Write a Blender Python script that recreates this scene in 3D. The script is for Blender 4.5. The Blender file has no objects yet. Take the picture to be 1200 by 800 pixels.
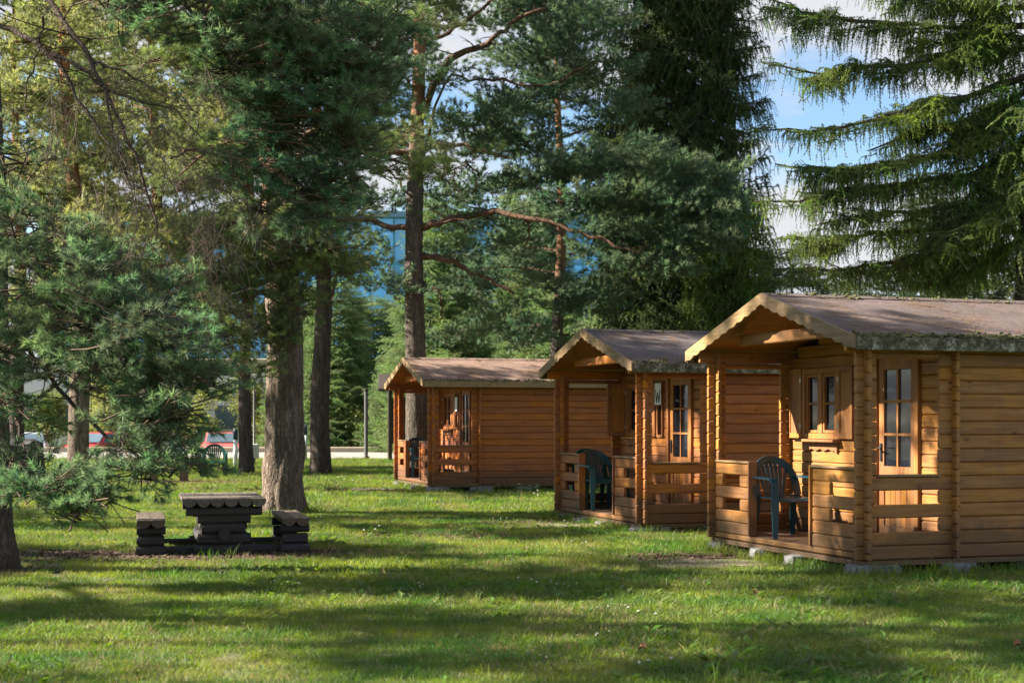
import bpy, math, random
import numpy as np
from mathutils import Vector, Matrix, Euler, noise

# ------------------------------------------------------------------ camera, sky, sun
SC = bpy.context.scene
COL = SC.collection
F_PX, HOR, CAM_H = 1787.0, 491.0, 1.45          # photograph calibration (1200 x 800 px)

cam = bpy.data.cameras.new('camera'); camo = bpy.data.objects.new('camera', cam); COL.objects.link(camo)
camo.location = (0, 0, CAM_H); camo.rotation_euler = (math.radians(90), 0, 0)
cam.sensor_width = 36; cam.lens = 36 * F_PX / 1200; cam.shift_y = (HOR - 400) / 1200
cam.clip_start = 0.1; cam.clip_end = 3000
cam.dof.use_dof = True; cam.dof.focus_distance = 16.5; cam.dof.aperture_fstop = 3.2
SC.camera = camo

SUN_EL, SUN_AZ = math.radians(33), (-1.0, 0.05)      # horizontal direction towards the sun
SUN_STRENGTH, SKY_STRENGTH, EXPOSURE = 5.0, 0.05, 2.1
az = Vector((SUN_AZ[0], SUN_AZ[1], 0)).normalized()
to_sun = Vector((az.x * math.cos(SUN_EL), az.y * math.cos(SUN_EL), math.sin(SUN_EL)))
sl = bpy.data.lights.new('sun', 'SUN'); sl.energy = SUN_STRENGTH; sl.angle = math.radians(0.53); sl.color = (1, 0.90, 0.74)
so = bpy.data.objects.new('sun', sl); COL.objects.link(so); so.location = (-30, 10, 40)
so.rotation_euler = to_sun.to_track_quat('Z', 'Y').to_euler()

W_ = bpy.data.worlds.new('World'); SC.world = W_; W_.use_nodes = True
nt = W_.node_tree; nt.nodes.clear()
def wn(t, **kw):
    n = nt.nodes.new(t)
    for k, v in kw.items(): setattr(n, k, v)
    return n
sky = wn('ShaderNodeTexSky', sky_type='NISHITA', sun_disc=False, sun_elevation=SUN_EL,
         sun_rotation=math.atan2(az.x, az.y), altitude=50, air_density=1.0, dust_density=0.15, ozone_density=3.5)
bg1 = wn('ShaderNodeBackground'); bg1.inputs[1].default_value = SKY_STRENGTH
nt.links.new(sky.outputs[0], bg1.inputs[0])
bg2 = wn('ShaderNodeBackground'); bg2.inputs[0].default_value = (0.93, 0.95, 1.0, 1); bg2.inputs[1].default_value = 0.205
tc = wn('ShaderNodeTexCoord'); sep = wn('ShaderNodeSeparateXYZ'); nt.links.new(tc.outputs['Generated'], sep.inputs[0])
add = wn('ShaderNodeMath', operation='ADD'); add.inputs[1].default_value = 0.25
mx = wn('ShaderNodeMath', operation='MAXIMUM'); mx.inputs[1].default_value = 0.0
nt.links.new(sep.outputs[2], mx.inputs[0]); nt.links.new(mx.outputs[0], add.inputs[0])
dv = wn('ShaderNodeVectorMath', operation='SCALE'); rc = wn('ShaderNodeMath', operation='DIVIDE'); rc.inputs[0].default_value = 1
nt.links.new(add.outputs[0], rc.inputs[1]); nt.links.new(tc.outputs['Generated'], dv.inputs[0]); nt.links.new(rc.outputs[0], dv.inputs['Scale'])
mp = wn('ShaderNodeMapping'); mp.inputs['Location'].default_value = (2.3, 0.35, 0.0); nt.links.new(dv.outputs[0], mp.inputs[0])
ns = wn('ShaderNodeTexNoise'); ns.inputs['Scale'].default_value = 2.1; ns.inputs['Detail'].default_value = 9; ns.inputs['Roughness'].default_value = 0.52
nt.links.new(mp.outputs[0], ns.inputs[0])
rp = wn('ShaderNodeValToRGB'); rp.color_ramp.elements[0].position = 0.43; rp.color_ramp.elements[1].position = 0.53
nt.links.new(ns.outputs[0], rp.inputs[0])
ms = wn('ShaderNodeMixShader'); nt.links.new(rp.outputs[0], ms.inputs[0]); nt.links.new(bg1.outputs[0], ms.inputs[1]); nt.links.new(bg2.outputs[0], ms.inputs[2])
wo = wn('ShaderNodeOutputWorld'); nt.links.new(ms.outputs[0], wo.inputs[0])

vs = SC.view_settings; vs.view_transform = 'Standard'; vs.look = 'None'; vs.exposure = EXPOSURE; vs.gamma = 1; vs.use_curve_mapping = False

SC.cycles.max_bounces = 8; SC.cycles.diffuse_bounces = 3; SC.cycles.glossy_bounces = 2; SC.cycles.transmission_bounces = 3
SC.cycles.caustics_reflective = False; SC.cycles.caustics_refractive = False
RNG = np.random.default_rng(7); random.seed(7)

def at(px, py, Y):                       # photograph pixel at depth Y -> point
    return Vector(((px - 600) / F_PX * Y, Y, CAM_H + (HOR - py) / F_PX * Y))

# ------------------------------------------------------------------ materials
def mat(name, build):
    m = bpy.data.materials.new(name); m.use_nodes = True
    t = m.node_tree; b = t.nodes['Principled BSDF']; out = t.nodes['Material Output']
    build(NodeKit(t), b, out)
    return m
class NodeKit:
    def __init__(s, t): s.t = t
    def n(s, typ, ins=None, **kw):
        nd = s.t.nodes.new(typ)
        for k, v in kw.items(): setattr(nd, k, v)
        for k, v in (ins or {}).items():
            if isinstance(v, bpy.types.NodeSocket): s.t.links.new(v, nd.inputs[k])
            else: nd.inputs[k].default_value = v
        return nd
    def l(s, a, b): s.t.links.new(a, b)
    def coord(s, kind='Object', scale=(1, 1, 1), rnd=0.0):
        o = s.n('ShaderNodeTexCoord').outputs[kind]
        if rnd:
            r = s.n('ShaderNodeObjectInfo').outputs['Random']
            k = s.n('ShaderNodeMath', {0: r, 1: rnd}, operation='MULTIPLY').outputs[0]
            cx = s.n('ShaderNodeCombineXYZ', {0: k, 1: k, 2: k}).outputs[0]
            o = s.n('ShaderNodeVectorMath', {0: o, 1: cx}, operation='ADD').outputs[0]
        return s.n('ShaderNodeMapping', {0: o, 'Scale': scale}).outputs[0]
    def noise(s, vec, scale=5, detail=4, rough=0.55, dist=0):
        return s.n('ShaderNodeTexNoise', {'Vector': vec, 'Scale': scale, 'Detail': detail, 'Roughness': rough, 'Distortion': dist}).outputs[0]
    def ramp(s, fac, stops):
        r = s.n('ShaderNodeValToRGB', {0: fac}); cr = r.color_ramp
        while len(cr.elements) < len(stops): cr.elements.new(0.5)
        for e, (p, c) in zip(cr.elements, stops):
            e.position = p; e.color = (*c, 1) if len(c) == 3 else c
        return r.outputs[0]
    def grey(s, fac, a, b): return s.ramp(fac, [(a, (0, 0, 0)), (b, (1, 1, 1))])
    def mix(s, fac, a, b, mode='MIX'):
        m = s.n('ShaderNodeMix', data_type='RGBA', blend_type=mode)
        for i, v in ((0, fac), (6, a), (7, b)):
            if isinstance(v, bpy.types.NodeSocket): s.l(v, m.inputs[i])
            else: m.inputs[i].default_value = (*v, 1) if isinstance(v, tuple) and len(v) == 3 else v
        return m.outputs[2]
    def bump(s, h, strength=0.3, dist=0.01):
        return s.n('ShaderNodeBump', {'Height': h, 'Strength': strength, 'Distance': dist}).outputs[0]
    def hsv(s, col, h=0.5, sat=1.0, v=1.0):
        n = s.n('ShaderNodeHueSaturation', {'Color': col})
        for k, x in (('Hue', h), ('Saturation', sat), ('Value', v)):
            if isinstance(x, bpy.types.NodeSocket): s.l(x, n.inputs[k])
            else: n.inputs[k].default_value = x
        return n.outputs[0]
    def rand(s, lo, hi):
        r = s.n('ShaderNodeObjectInfo').outputs['Random']
        return s.n('ShaderNodeMapRange', {0: r, 3: lo, 4: hi}).outputs[0]

def wood(name, c_dark, c_mid, c_light, axis=0, grain=1.0, rough=0.62, weather=0.25, base_mix=0.7):
    def build(k, b, out):
        sc = [14, 14, 14]; sc[axis] = 0.9
        co = k.coord('Object', tuple(sc), 60)
        g = k.noise(co, 2.2 * grain, 6, 0.6, 0.6)
        col = k.ramp(g, [(0.28, c_dark), (0.5, c_mid), (0.72, c_light)])
        co2 = k.coord('Object', (1, 1, 1), 35)
        big = k.noise(co2, 2.2, 4, 0.6)
        col = k.mix(k.grey(big, 0.35, 0.75), col, k.hsv(col, 0.49, 0.9, 0.72))
        kc = [5.5, 9, 9]; kc = [9, 9, 9]; kc[axis] = 4.2
        vor = k.n('ShaderNodeTexVoronoi', {'Vector': k.coord('Object', tuple(kc), 90), 'Scale': 1.0, 'Randomness': 1.0})
        kn = k.ramp(vor.outputs['Distance'], [(0.10, (1, 1, 1)), (0.19, (0, 0, 0))])
        sel = k.n('ShaderNodeMath', {0: k.n('ShaderNodeSeparateColor', {0: vor.outputs['Color']}).outputs[0], 1: 0.62}, operation='GREATER_THAN').outputs[0]
        kf = k.n('ShaderNodeMath', {0: kn, 1: sel}, operation='MULTIPLY').outputs[0]
        kf = k.n('ShaderNodeMath', {0: kf, 1: 0.75}, operation='MULTIPLY').outputs[0]
        col = k.mix(kf, col, tuple(x * 0.42 for x in c_dark))
        st = k.grey(k.noise(k.coord('Object', (3, 3, 10), 11), 1.3, 5, 0.65), 0.55, 0.72)
        col = k.mix(k.n('ShaderNodeMath', {0: st, 1: weather}, operation='MULTIPLY').outputs[0], col, (0.16, 0.125, 0.09))
        pos = k.n('ShaderNodeNewGeometry').outputs['Position']; pz = k.n('ShaderNodeSeparateXYZ', {0: pos}).outputs[2]
        sp = k.noise(pos, 2.6, 6, 0.65); dz = k.n('ShaderNodeMath', {0: pz, 1: k.n('ShaderNodeMath', {0: sp, 1: 0.7}, operation='MULTIPLY').outputs[0]}, operation='SUBTRACT').outputs[0]
        base_tone = k.ramp(dz, [(0.0, (base_mix,) * 3), (0.16, (0, 0, 0))])  # darker brown towards the ground, with a noisy upper edge
        col = k.mix(base_tone, col, (0.075, 0.048, 0.028))
        run = k.grey(k.noise(k.n('ShaderNodeMapping', {0: pos, 'Scale': (7, 7, 0.7)}).outputs[0], 1.0, 5, 0.7), 0.56, 0.74)
        col = k.mix(k.n('ShaderNodeMath', {0: run, 1: weather * 1.3}, operation='MULTIPLY').outputs[0], col, k.hsv(col, 0.495, 0.72, 0.5))
        col = k.hsv(col, k.rand(0.496, 0.504), k.rand(0.94, 1.06), k.rand(0.80, 1.13))
        k.l(col, b.inputs['Base Color']); b.inputs['Roughness'].default_value = rough
        b.inputs['Specular IOR Level'].default_value = 0.35
        k.l(k.bump(k.mix(0.5, g, k.noise(co, 7, 3)), 0.22, 0.004), b.inputs['Normal'])
    return mat(name, build)

def plain(name, col, rough=0.5, var=0.1, scale=6, bump=0.0, metal=0.0, spec=0.5):
    def build(k, b, out):
        n = k.noise(k.coord('Object', (1, 1, 1), 20), scale, 5, 0.6)
        c = k.ramp(n, [(0.3, tuple(x * (1 - var) for x in col)), (0.7, tuple(min(1, x * (1 + var)) for x in col))])
        k.l(c, b.inputs['Base Color']); b.inputs['Roughness'].default_value = rough; b.inputs['Metallic'].default_value = metal
        b.inputs['Specular IOR Level'].default_value = spec
        if bump: k.l(k.bump(n, bump, 0.01), b.inputs['Normal'])
    return mat(name, build)

def foliage(name, c1, c2, trans=0.35, rough=0.55, tipcol=None, spread=0.25):
    def build(k, b, out):
        co = k.n('ShaderNodeNewGeometry').outputs['Position']
        big = k.noise(k.n('ShaderNodeMapping', {0: co, 'Scale': (0.9, 0.9, 0.9)}).outputs[0], 1.0, 3, 0.6)
        col = k.mix(k.grey(big, 0.36, 0.66), c1, c2)
        col = k.hsv(col, k.rand(0.485, 0.515), k.rand(0.82, 1.1), k.rand(1 - spread, 1 + spread))
        k.l(col, b.inputs['Base Color']); b.inputs['Roughness'].default_value = rough
        b.inputs['Specular IOR Level'].default_value = 0.3
        t = k.n('ShaderNodeBsdfTranslucent', {0: k.hsv(col, 0.475, 1.15, 1.25)})
        ms = k.n('ShaderNodeMixShader', {0: trans}); k.l(b.outputs[0], ms.inputs[1]); k.l(t.outputs[0], ms.inputs[2])
        k.l(ms.outputs[0], out.inputs['Surface'])
    return mat(name, build)

def bark_mat(name, low, low2, high, z0=4.0, z1=8.0, fur=(9, 9, 1.6)):
    def build(k, b, out):
        co = k.coord('Object', fur)
        n = k.noise(co, 1.6, 7, 0.62, 0.8)
        wv = k.n('ShaderNodeVectorMath', {0: k.coord('Object', tuple(x * 1.7 for x in fur)), 1: k.n('ShaderNodeVectorMath', {0: k.n('ShaderNodeTexNoise', {'Vector': k.coord('Object', (3, 3, 2)), 'Scale': 3.0, 'Detail': 5.0}).outputs['Color'], 'Scale': 2.6}, operation='SCALE').outputs[0]}, operation='ADD').outputs[0]
        vor = k.n('ShaderNodeTexVoronoi', {'Vector': wv, 'Scale': 1.4}, feature='DISTANCE_TO_EDGE').outputs['Distance']
        c = k.ramp(n, [(0.3, tuple(x * 0.45 for x in low)), (0.5, low), (0.72, low2)])
        c = k.mix(k.ramp(vor, [(0.0, (0.75, 0.75, 0.75)), (0.16, (0, 0, 0))]), c, tuple(x * 0.4 for x in low))
        hz = k.n('ShaderNodeSeparateXYZ', {0: k.n('ShaderNodeTexCoord').outputs['Object']}).outputs[2]
        hz = k.n('ShaderNodeMath', {0: hz, 1: k.n('ShaderNodeMath', {0: n, 1: 2.5}, operation='MULTIPLY').outputs[0]}, operation='ADD').outputs[0]
        f = k.n('ShaderNodeMapRange', {0: hz, 1: z0 + 1.2, 2: z1 + 1.2}).outputs[0]
        hc = k.ramp(k.noise(k.coord('Object', (6, 6, 3)), 2.0, 5), [(0.3, tuple(x * 0.55 for x in high)), (0.6, high), (0.8, tuple(x * 1.2 for x in high))])
        c = k.mix(f, c, hc)
        k.l(c, b.inputs['Base Color']); b.inputs['Roughness'].default_value = 0.88; b.inputs['Specular IOR Level'].default_value = 0.2
        k.l(k.bump(k.mix(0.5, n, k.grey(vor, 0, 0.25)), 0.8, 0.03), b.inputs['Normal'])
    return mat(name, build)

M = {}
M['log1'] = wood('cabin_wood_honey', (0.2307, 0.0922, 0.0187), (0.3414, 0.1494, 0.0321), (0.443, 0.2177, 0.0547))
M['log2'] = wood('cabin_wood_amber', (0.2352, 0.0771, 0.0128), (0.3575, 0.1275, 0.0217), (0.4516, 0.1803, 0.0351))
M['log3'] = wood('cabin_wood_rust', (0.2464, 0.0683, 0.0116), (0.3647, 0.1092, 0.0191), (0.4534, 0.1537, 0.0295), weather=0.15)
M['trim1'] = wood('trim_wood_honey', (0.248, 0.095, 0.0202), (0.3542, 0.1482, 0.0347), (0.4428, 0.2014, 0.0549), axis=2)
M['trim2'] = wood('trim_wood_amber', (0.2391, 0.0836, 0.0161), (0.3542, 0.1368, 0.0289), (0.4339, 0.1824, 0.0462), axis=2)
M['trim3'] = wood('trim_wood_rust', (0.2303, 0.0722, 0.0145), (0.3365, 0.114, 0.0243), (0.4074, 0.152, 0.0376), axis=2)
M['board'] = wood('weathered_bargeboard', (0.1725, 0.1058, 0.0455), (0.27, 0.1752, 0.0805), (0.3525, 0.2446, 0.126), axis=1, weather=0.5)
M['sill'] = wood('dark_sill_wood', (0.10, 0.05, 0.022), (0.17, 0.09, 0.042), (0.23, 0.125, 0.06), weather=0.4)
M['floor'] = wood('porch_floor_wood', (0.102, 0.0553, 0.0255), (0.1615, 0.085, 0.0425), (0.221, 0.1275, 0.068), axis=1, weather=0.5)
M['tlog'] = wood('black_tarred_log', (0.0191, 0.0169, 0.0178), (0.0368, 0.0331, 0.0347), (0.0625, 0.057, 0.0595), axis=0, weather=0.0, rough=0.72, base_mix=0.0)
M['tlogy'] = wood('grey_weathered_half_log', (0.0765, 0.063, 0.0495), (0.135, 0.1125, 0.09), (0.207, 0.18, 0.1485), axis=1, weather=0.5, rough=0.75)
M['plankraw'] = wood('raw_plank', (0.25, 0.17, 0.10), (0.36, 0.26, 0.16), (0.45, 0.34, 0.22), weather=0.4)

def felt_build(base, base2, moss):
    def build(k, b, out):
        co = k.coord('Object', (1, 1, 1), 0)
        fine = k.noise(co, 120, 3, 0.75); mid = k.noise(co, 7, 7, 0.7); pat = k.noise(co, 1.9, 6, 0.65); n3 = k.noise(co, 22, 5, 0.7)
        c = k.ramp(mid, [(0.3, base), (0.7, base2)])
        c = k.mix(k.grey(pat, 0.42, 0.62), c, k.hsv(c, 0.49, 1.0, 1.35))
        c = k.mix(k.grey(n3, 0.52, 0.66), c, k.hsv(c, 0.5, 0.9, 0.6))
        c = k.mix(0.75, c, k.ramp(fine, [(0.3, (0.2, 0.2, 0.2)), (0.7, (1.6, 1.6, 1.6))]), 'MULTIPLY')
        xyz = k.n('ShaderNodeSeparateXYZ', {0: k.n('ShaderNodeTexCoord').outputs['Object']})
        lap = k.n('ShaderNodeMath', {0: k.n('ShaderNodeMath', {0: xyz.outputs[1], 1: 0.42}, operation='ADD').outputs[0], 1: 0.62}, operation='FLOORED_MODULO').outputs[0]
        lapm = k.ramp(lap, [(0.0, (1, 1, 1)), (0.022, (0, 0, 0))])
        c = k.mix(k.n('ShaderNodeMath', {0: lapm, 1: 0.55}, operation='MULTIPLY').outputs[0], c, tuple(x * 0.35 for x in base))
        e = k.n('ShaderNodeMapRange', {0: xyz.outputs[1], 1: 0.15, 2: -0.27}).outputs[0]
        rg = k.n('ShaderNodeMath', {0: k.n('ShaderNodeMath', {0: pat, 1: n3}, operation='ADD').outputs[0], 1: 1.02}, operation='SUBTRACT').outputs[0]
        rg = k.n('ShaderNodeMath', {0: rg, 1: 1.7}, operation='MULTIPLY').outputs[0]
        f = k.grey(k.n('ShaderNodeMath', {0: e, 1: rg}, operation='ADD').outputs[0], 0.72, 0.95)
        c = k.mix(k.n('ShaderNodeMath', {0: f, 1: moss}, operation='MULTIPLY').outputs[0], c, k.ramp(fine, [(0.3, (0.035, 0.036, 0.012)), (0.7, (0.11, 0.095, 0.04))]))
        lit = k.grey(k.noise(k.coord('Object', (2.5, 9, 4)), 9, 4, 0.7), 0.63, 0.70)      # fallen needles
        c = k.mix(k.n('ShaderNodeMath', {0: lit, 1: 0.6}, operation='MULTIPLY').outputs[0], c, (0.17, 0.095, 0.05))
        k.l(c, b.inputs['Base Color']); b.inputs['Roughness'].default_value = 0.9
        k.l(k.bump(k.mix(0.5, fine, n3), 0.9, 0.01), b.inputs['Normal'])
    return build
M['felt1'] = mat('roof_felt_purple', felt_build((0.080, 0.059, 0.056), (0.135, 0.098, 0.09), 0.9))
M['felt2'] = mat('roof_felt_grey', felt_build((0.068, 0.054, 0.057), (0.115, 0.09, 0.09), 0.6))
M['felt3'] = mat('roof_felt_brown', felt_build((0.16, 0.10, 0.075), (0.25, 0.165, 0.125), 0.8))

def fascia_build(k, b, out):
    co = k.coord('Object', (1, 1, 1), 20)
    n = k.noise(co, 9, 6, 0.7); n2 = k.noise(co, 28, 4, 0.7)
    c = k.ramp(n, [(0.36, (0.028, 0.026, 0.014)), (0.47, (0.09, 0.085, 0.045)), (0.56, (0.22, 0.2, 0.15)), (0.66, (0.42, 0.40, 0.34))])
    c = k.mix(k.grey(n2, 0.48, 0.6), c, (0.05, 0.045, 0.02))
    k.l(c, b.inputs['Base Color']); b.inputs['Roughness'].default_value = 0.9; k.l(k.bump(n2, 0.7, 0.01), b.inputs['Normal'])
M['fascia'] = mat('mossy_fascia', fascia_build)
def glass_build(k, b, out):
    b.inputs['Base Color'].default_value = (0.012, 0.014, 0.02, 1); b.inputs['Roughness'].default_value = 0.04
    b.inputs['Specular IOR Level'].default_value = 0.4
    k.l(k.bump(k.noise(k.coord('Object', (1, 1, 1), 30), 2.5, 2), 0.05, 0.02), b.inputs['Normal'])
M['pane'] = mat('dark_window_glass', glass_build)
M['metal'] = plain('dull_metal', (0.35, 0.34, 0.32), 0.4, 0.1, 20, 0, 0.8)
M['iron'] = plain('black_iron', (0.015, 0.015, 0.016), 0.45)
M['paper'] = plain('white_paper', (0.8, 0.8, 0.78), 0.8, 0.03)
M['ink'] = plain('black_ink', (0.015, 0.015, 0.015), 0.7)
M['stone'] = plain('granite_block', (0.15, 0.15, 0.155), 0.85, 0.5, 22, 0.8)
M['slab'] = plain('flagstone', (0.20, 0.165, 0.135), 0.9, 0.3, 12, 0.5)
M['boulder'] = plain('dark_boulder', (0.03, 0.03, 0.033), 0.8, 0.4, 5, 0.6)
M['plastic'] = plain('green_garden_plastic', (0.004, 0.058, 0.068), 0.36, 0.12, 4)
M['plastic2'] = plain('bluish_garden_plastic', (0.005, 0.042, 0.062), 0.36, 0.12, 4)
M['plastic3'] = plain('emerald_garden_plastic', (0.004, 0.075, 0.055), 0.36, 0.12, 4)

TIP = {}
def FN(name, c1, c2, *a, **k):
    m = foliage(name, c1, c2, *a, **k)
    TIP[m.name] = foliage(name + '_lit_new_growth', tuple(x * y for x, y in zip(c1, (1.6, 1.5, 1.3))), tuple(x * y for x, y in zip(c2, (1.5, 1.4, 1.25))), *a, **k)  # lighter tips: new growth, plus sunlit contrast put into the needle colour
    return m
M['pineA'] = FN('needles_blue_green', (0.068, 0.14, 0.085), (0.14, 0.215, 0.11), 0.4)
M['pineB'] = FN('needles_fresh_green', (0.085, 0.14, 0.06), (0.16, 0.21, 0.085), 0.36)
M['pineC'] = FN('needles_deep_green', (0.055, 0.112, 0.075), (0.115, 0.17, 0.095), 0.36)
M['pineY'] = FN('needles_yellow_green', (0.14, 0.18, 0.08), (0.23, 0.26, 0.115), 0.38)
M['spruceD'] = FN('spruce_dark', (0.03, 0.058, 0.022), (0.075, 0.115, 0.034), 0.25)
M['spruceL'] = FN('spruce_bright', (0.068, 0.128, 0.04), (0.165, 0.225, 0.058), 0.36)
M['spruceY'] = FN('young_spruce', (0.112, 0.2, 0.08), (0.216, 0.304, 0.112), 0.3)
M['leaf'] = FN('shrub_leaves', (0.091, 0.169, 0.039), (0.208, 0.26, 0.065), 0.4)
M['leafY'] = FN('pale_shrub_leaves', (0.168, 0.228, 0.066), (0.288, 0.324, 0.102), 0.42)
M['grass'] = FN('grass_blades', (0.054, 0.142, 0.024), (0.2, 0.255, 0.045), 0.45, 0.5, spread=0.3)
M['straw'] = FN('dry_grass', (0.24, 0.20, 0.085), (0.34, 0.28, 0.13), 0.3)
M['weed'] = FN('weed_leaves', (0.085, 0.16, 0.035), (0.14, 0.215, 0.05), 0.4, 0.45)
M['twig'] = plain('twig_bark', (0.13, 0.088, 0.058), 0.9, 0.3, 8)
M['deadtwig'] = plain('dead_twig', (0.095, 0.072, 0.052), 0.9, 0.35, 8)
M['barkP'] = bark_mat('pine_bark', (0.165, 0.125, 0.10), (0.30, 0.245, 0.20), (0.36, 0.155, 0.075), 3.2, 7.5)
M['barkPd'] = bark_mat('pine_bark_dark', (0.095, 0.075, 0.065), (0.17, 0.14, 0.12), (0.34, 0.15, 0.08), 5.0, 9.0)
M['barkC'] = bark_mat('pine_bark_tall', (0.105, 0.085, 0.07), (0.19, 0.16, 0.13), (0.34, 0.16, 0.085), 7.0, 10.0)
M['barkS'] = bark_mat('spruce_bark', (0.10, 0.08, 0.068), (0.18, 0.15, 0.125), (0.11, 0.085, 0.07), 5, 9, (7, 7, 4))
M['limb'] = bark_mat('pine_limb_bark', (0.15, 0.088, 0.06), (0.27, 0.165, 0.115), (0.32, 0.15, 0.08), 50, 60, (6, 6, 6))
M['limbd'] = bark_mat('dark_limb_bark', (0.085, 0.062, 0.05), (0.15, 0.115, 0.09), (0.15, 0.1, 0.08), 50, 60, (6, 6, 6))

# ------------------------------------------------------------------ object helpers
def link(name, me, parent=None, loc=None, rot=None):
    o = bpy.data.objects.new(name, me); COL.objects.link(o)
    if parent: o.parent = parent
    if loc is not None: o.location = loc
    if rot is not None: o.rotation_euler = rot
    return o
def tag(o, label=None, cat=None, group=None, kind=None):
    for k, v in (('label', label), ('category', cat), ('group', group), ('kind', kind)):
        if v: o[k] = v
    return o
def thing(name, loc, rz, label, cat, group=None):
    o = link(name, None, None, loc, (0, 0, rz)); o.empty_display_size = 0.2
    return tag(o, label, cat, group)

class MB:
    def __init__(s): s.v = []; s.f = []; s.m = []; s.sm = []
    def add(s, verts, faces, mi=0, smooth=False):
        b = len(s.v); s.v += [tuple(p) for p in verts]
        for f in faces: s.f.append(tuple(b + i for i in f)); s.m.append(mi); s.sm.append(smooth)
        return s
    def box(s, c, d, rot=None, bev=0.0, mi=0):
        x, y, z = (k / 2 for k in d); e = bev
        R = Euler(rot).to_matrix() if rot else None
        if not e:
            vs_ = [(i * x, j * y, k * z) for k in (-1, 1) for j in (-1, 1) for i in (-1, 1)]
            fs = [(0, 2, 3, 1), (4, 5, 7, 6), (0, 1, 5, 4), (2, 6, 7, 3), (0, 4, 6, 2), (1, 3, 7, 5)]
        else:
            vs_ = []; idx = {}
            for i in (-1, 1):
                for j in (-1, 1):
                    for k in (-1, 1):
                        idx[i, j, k, 0] = len(vs_); vs_.append((i * x, j * (y - e), k * (z - e)))
                        idx[i, j, k, 1] = len(vs_); vs_.append((i * (x - e), j * y, k * (z - e)))
                        idx[i, j, k, 2] = len(vs_); vs_.append((i * (x - e), j * (y - e), k * z))
            fs = []
            for i in (-1, 1): fs.append([idx[i, a, b, 0] for a, b in ((-1, -1), (1, -1), (1, 1), (-1, 1))])
            for j in (-1, 1): fs.append([idx[a, j, b, 1] for a, b in ((-1, -1), (1, -1), (1, 1), (-1, 1))])
            for k in (-1, 1): fs.append([idx[a, b, k, 2] for a, b in ((-1, -1), (1, -1), (1, 1), (-1, 1))])
            for a in (-1, 1):
                for b in (-1, 1):
                    fs.append([idx[-1, a, b, 1], idx[1, a, b, 1], idx[1, a, b, 2], idx[-1, a, b, 2]])
                    fs.append([idx[a, -1, b, 0], idx[a, 1, b, 0], idx[a, 1, b, 2], idx[a, -1, b, 2]])
                    fs.append([idx[a, b, -1, 0], idx[a, b, 1, 0], idx[a, b, 1, 1], idx[a, b, -1, 1]])
                    for c_ in (-1, 1): fs.append([idx[a, b, c_, 0], idx[a, b, c_, 1], idx[a, b, c_, 2]])
            ff = []
            for f in fs:                                   # orient outwards
                p = [Vector(vs_[q]) for q in f]; nrm = (p[1] - p[0]).cross(p[2] - p[0])
                ff.append(tuple(f) if nrm.dot(sum(p, Vector()) / len(p)) > 0 else tuple(reversed(f)))
            fs = ff
        c = Vector(c)
        s.add([(R @ Vector(p) if R else Vector(p)) + c for p in vs_], fs, mi); return s
    def prism(s, poly, x0, x1, axis=0, mi=0):
        """poly of 2-d points (in the two other axes) swept along axis"""
        n = len(poly)
        def P(a, p): q = list(p); q.insert(axis, a); return tuple(q)
        vs_ = [P(x0, p) for p in poly] + [P(x1, p) for p in poly]
        fs = [tuple(range(n - 1, -1, -1)), tuple(range(n, 2 * n))] + [(i, (i + 1) % n, n + (i + 1) % n, n + i) for i in range(n)]
        s.add(vs_, fs, mi); return s
    def tube(s, path, rad, sides=8, mi=0, cap=True, smooth=True, disp=None):
        P = np.array([tuple(p) for p in path], float); n = len(P)
        rad = np.broadcast_to(np.array(rad, float), (n,))
        T = np.gradient(P, axis=0); T /= np.linalg.norm(T, axis=1)[:, None] + 1e-9
        ref = np.array([1, 0, 0.0]) if abs(T[0][2]) > 0.8 else np.array([0, 0, 1.0])
        vs_ = []; a = np.linspace(0, 2 * math.pi, sides, endpoint=False)
        U = np.cross(T[0], ref); U /= np.linalg.norm(U)
        for i in range(n):
            U = U - T[i] * U.dot(T[i]); U /= np.linalg.norm(U) + 1e-9; V = np.cross(T[i], U)
            r = rad[i] * np.ones(sides)
            if disp is not None: r = r + disp(P[i], a, rad[i])
            ring = P[i] + np.cos(a)[:, None] * U * r[:, None] + np.sin(a)[:, None] * V * r[:, None]
            vs_ += [tuple(q) for q in ring]
        fs = [(i * sides + j, i * sides + (j + 1) % sides, (i + 1) * sides + (j + 1) % sides, (i + 1) * sides + j) for i in range(n - 1) for j in range(sides)]
        if cap: fs += [tuple(range(sides - 1, -1, -1)), tuple((n - 1) * sides + j for j in range(sides))]
        s.add(vs_, fs, mi, smooth); return s
    def sweep(s, path, side, w, h, mi=0):
        """rectangular strip along path; side = direction(s) of its width"""
        P = [Vector(p) for p in path]; n = len(P); vs_ = []
        for i in range(n):
            t = (P[min(i + 1, n - 1)] - P[max(i - 1, 0)]).normalized()
            sd = Vector(side[i] if isinstance(side, list) else side)
            sd = (sd - t * sd.dot(t)).normalized(); nn = t.cross(sd)
            ww = w[i] if isinstance(w, (list, tuple)) else w; hh = h[i] if isinstance(h, (list, tuple)) else h
            for a, b in ((-1, -1), (1, -1), (1, 1), (-1, 1)): vs_.append(P[i] + sd * a * ww / 2 + nn * b * hh / 2)
        fs = [(i * 4 + j, i * 4 + (j + 1) % 4, i * 4 + 4 + (j + 1) % 4, i * 4 + 4 + j) for i in range(n - 1) for j in range(4)]
        fs += [(3, 2, 1, 0), tuple((n - 1) * 4 + j for j in range(4))]
        s.add(vs_, fs, mi); return s
    def mesh(s, name, mats):
        me = bpy.data.meshes.new(name); me.from_pydata(s.v, [], s.f)
        for m in (mats if isinstance(mats, (list, tuple)) else [mats]): me.materials.append(m)
        me.polygons.foreach_set('material_index', s.m); me.polygons.foreach_set('use_smooth', s.sm)
        me.update(); return me
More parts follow.
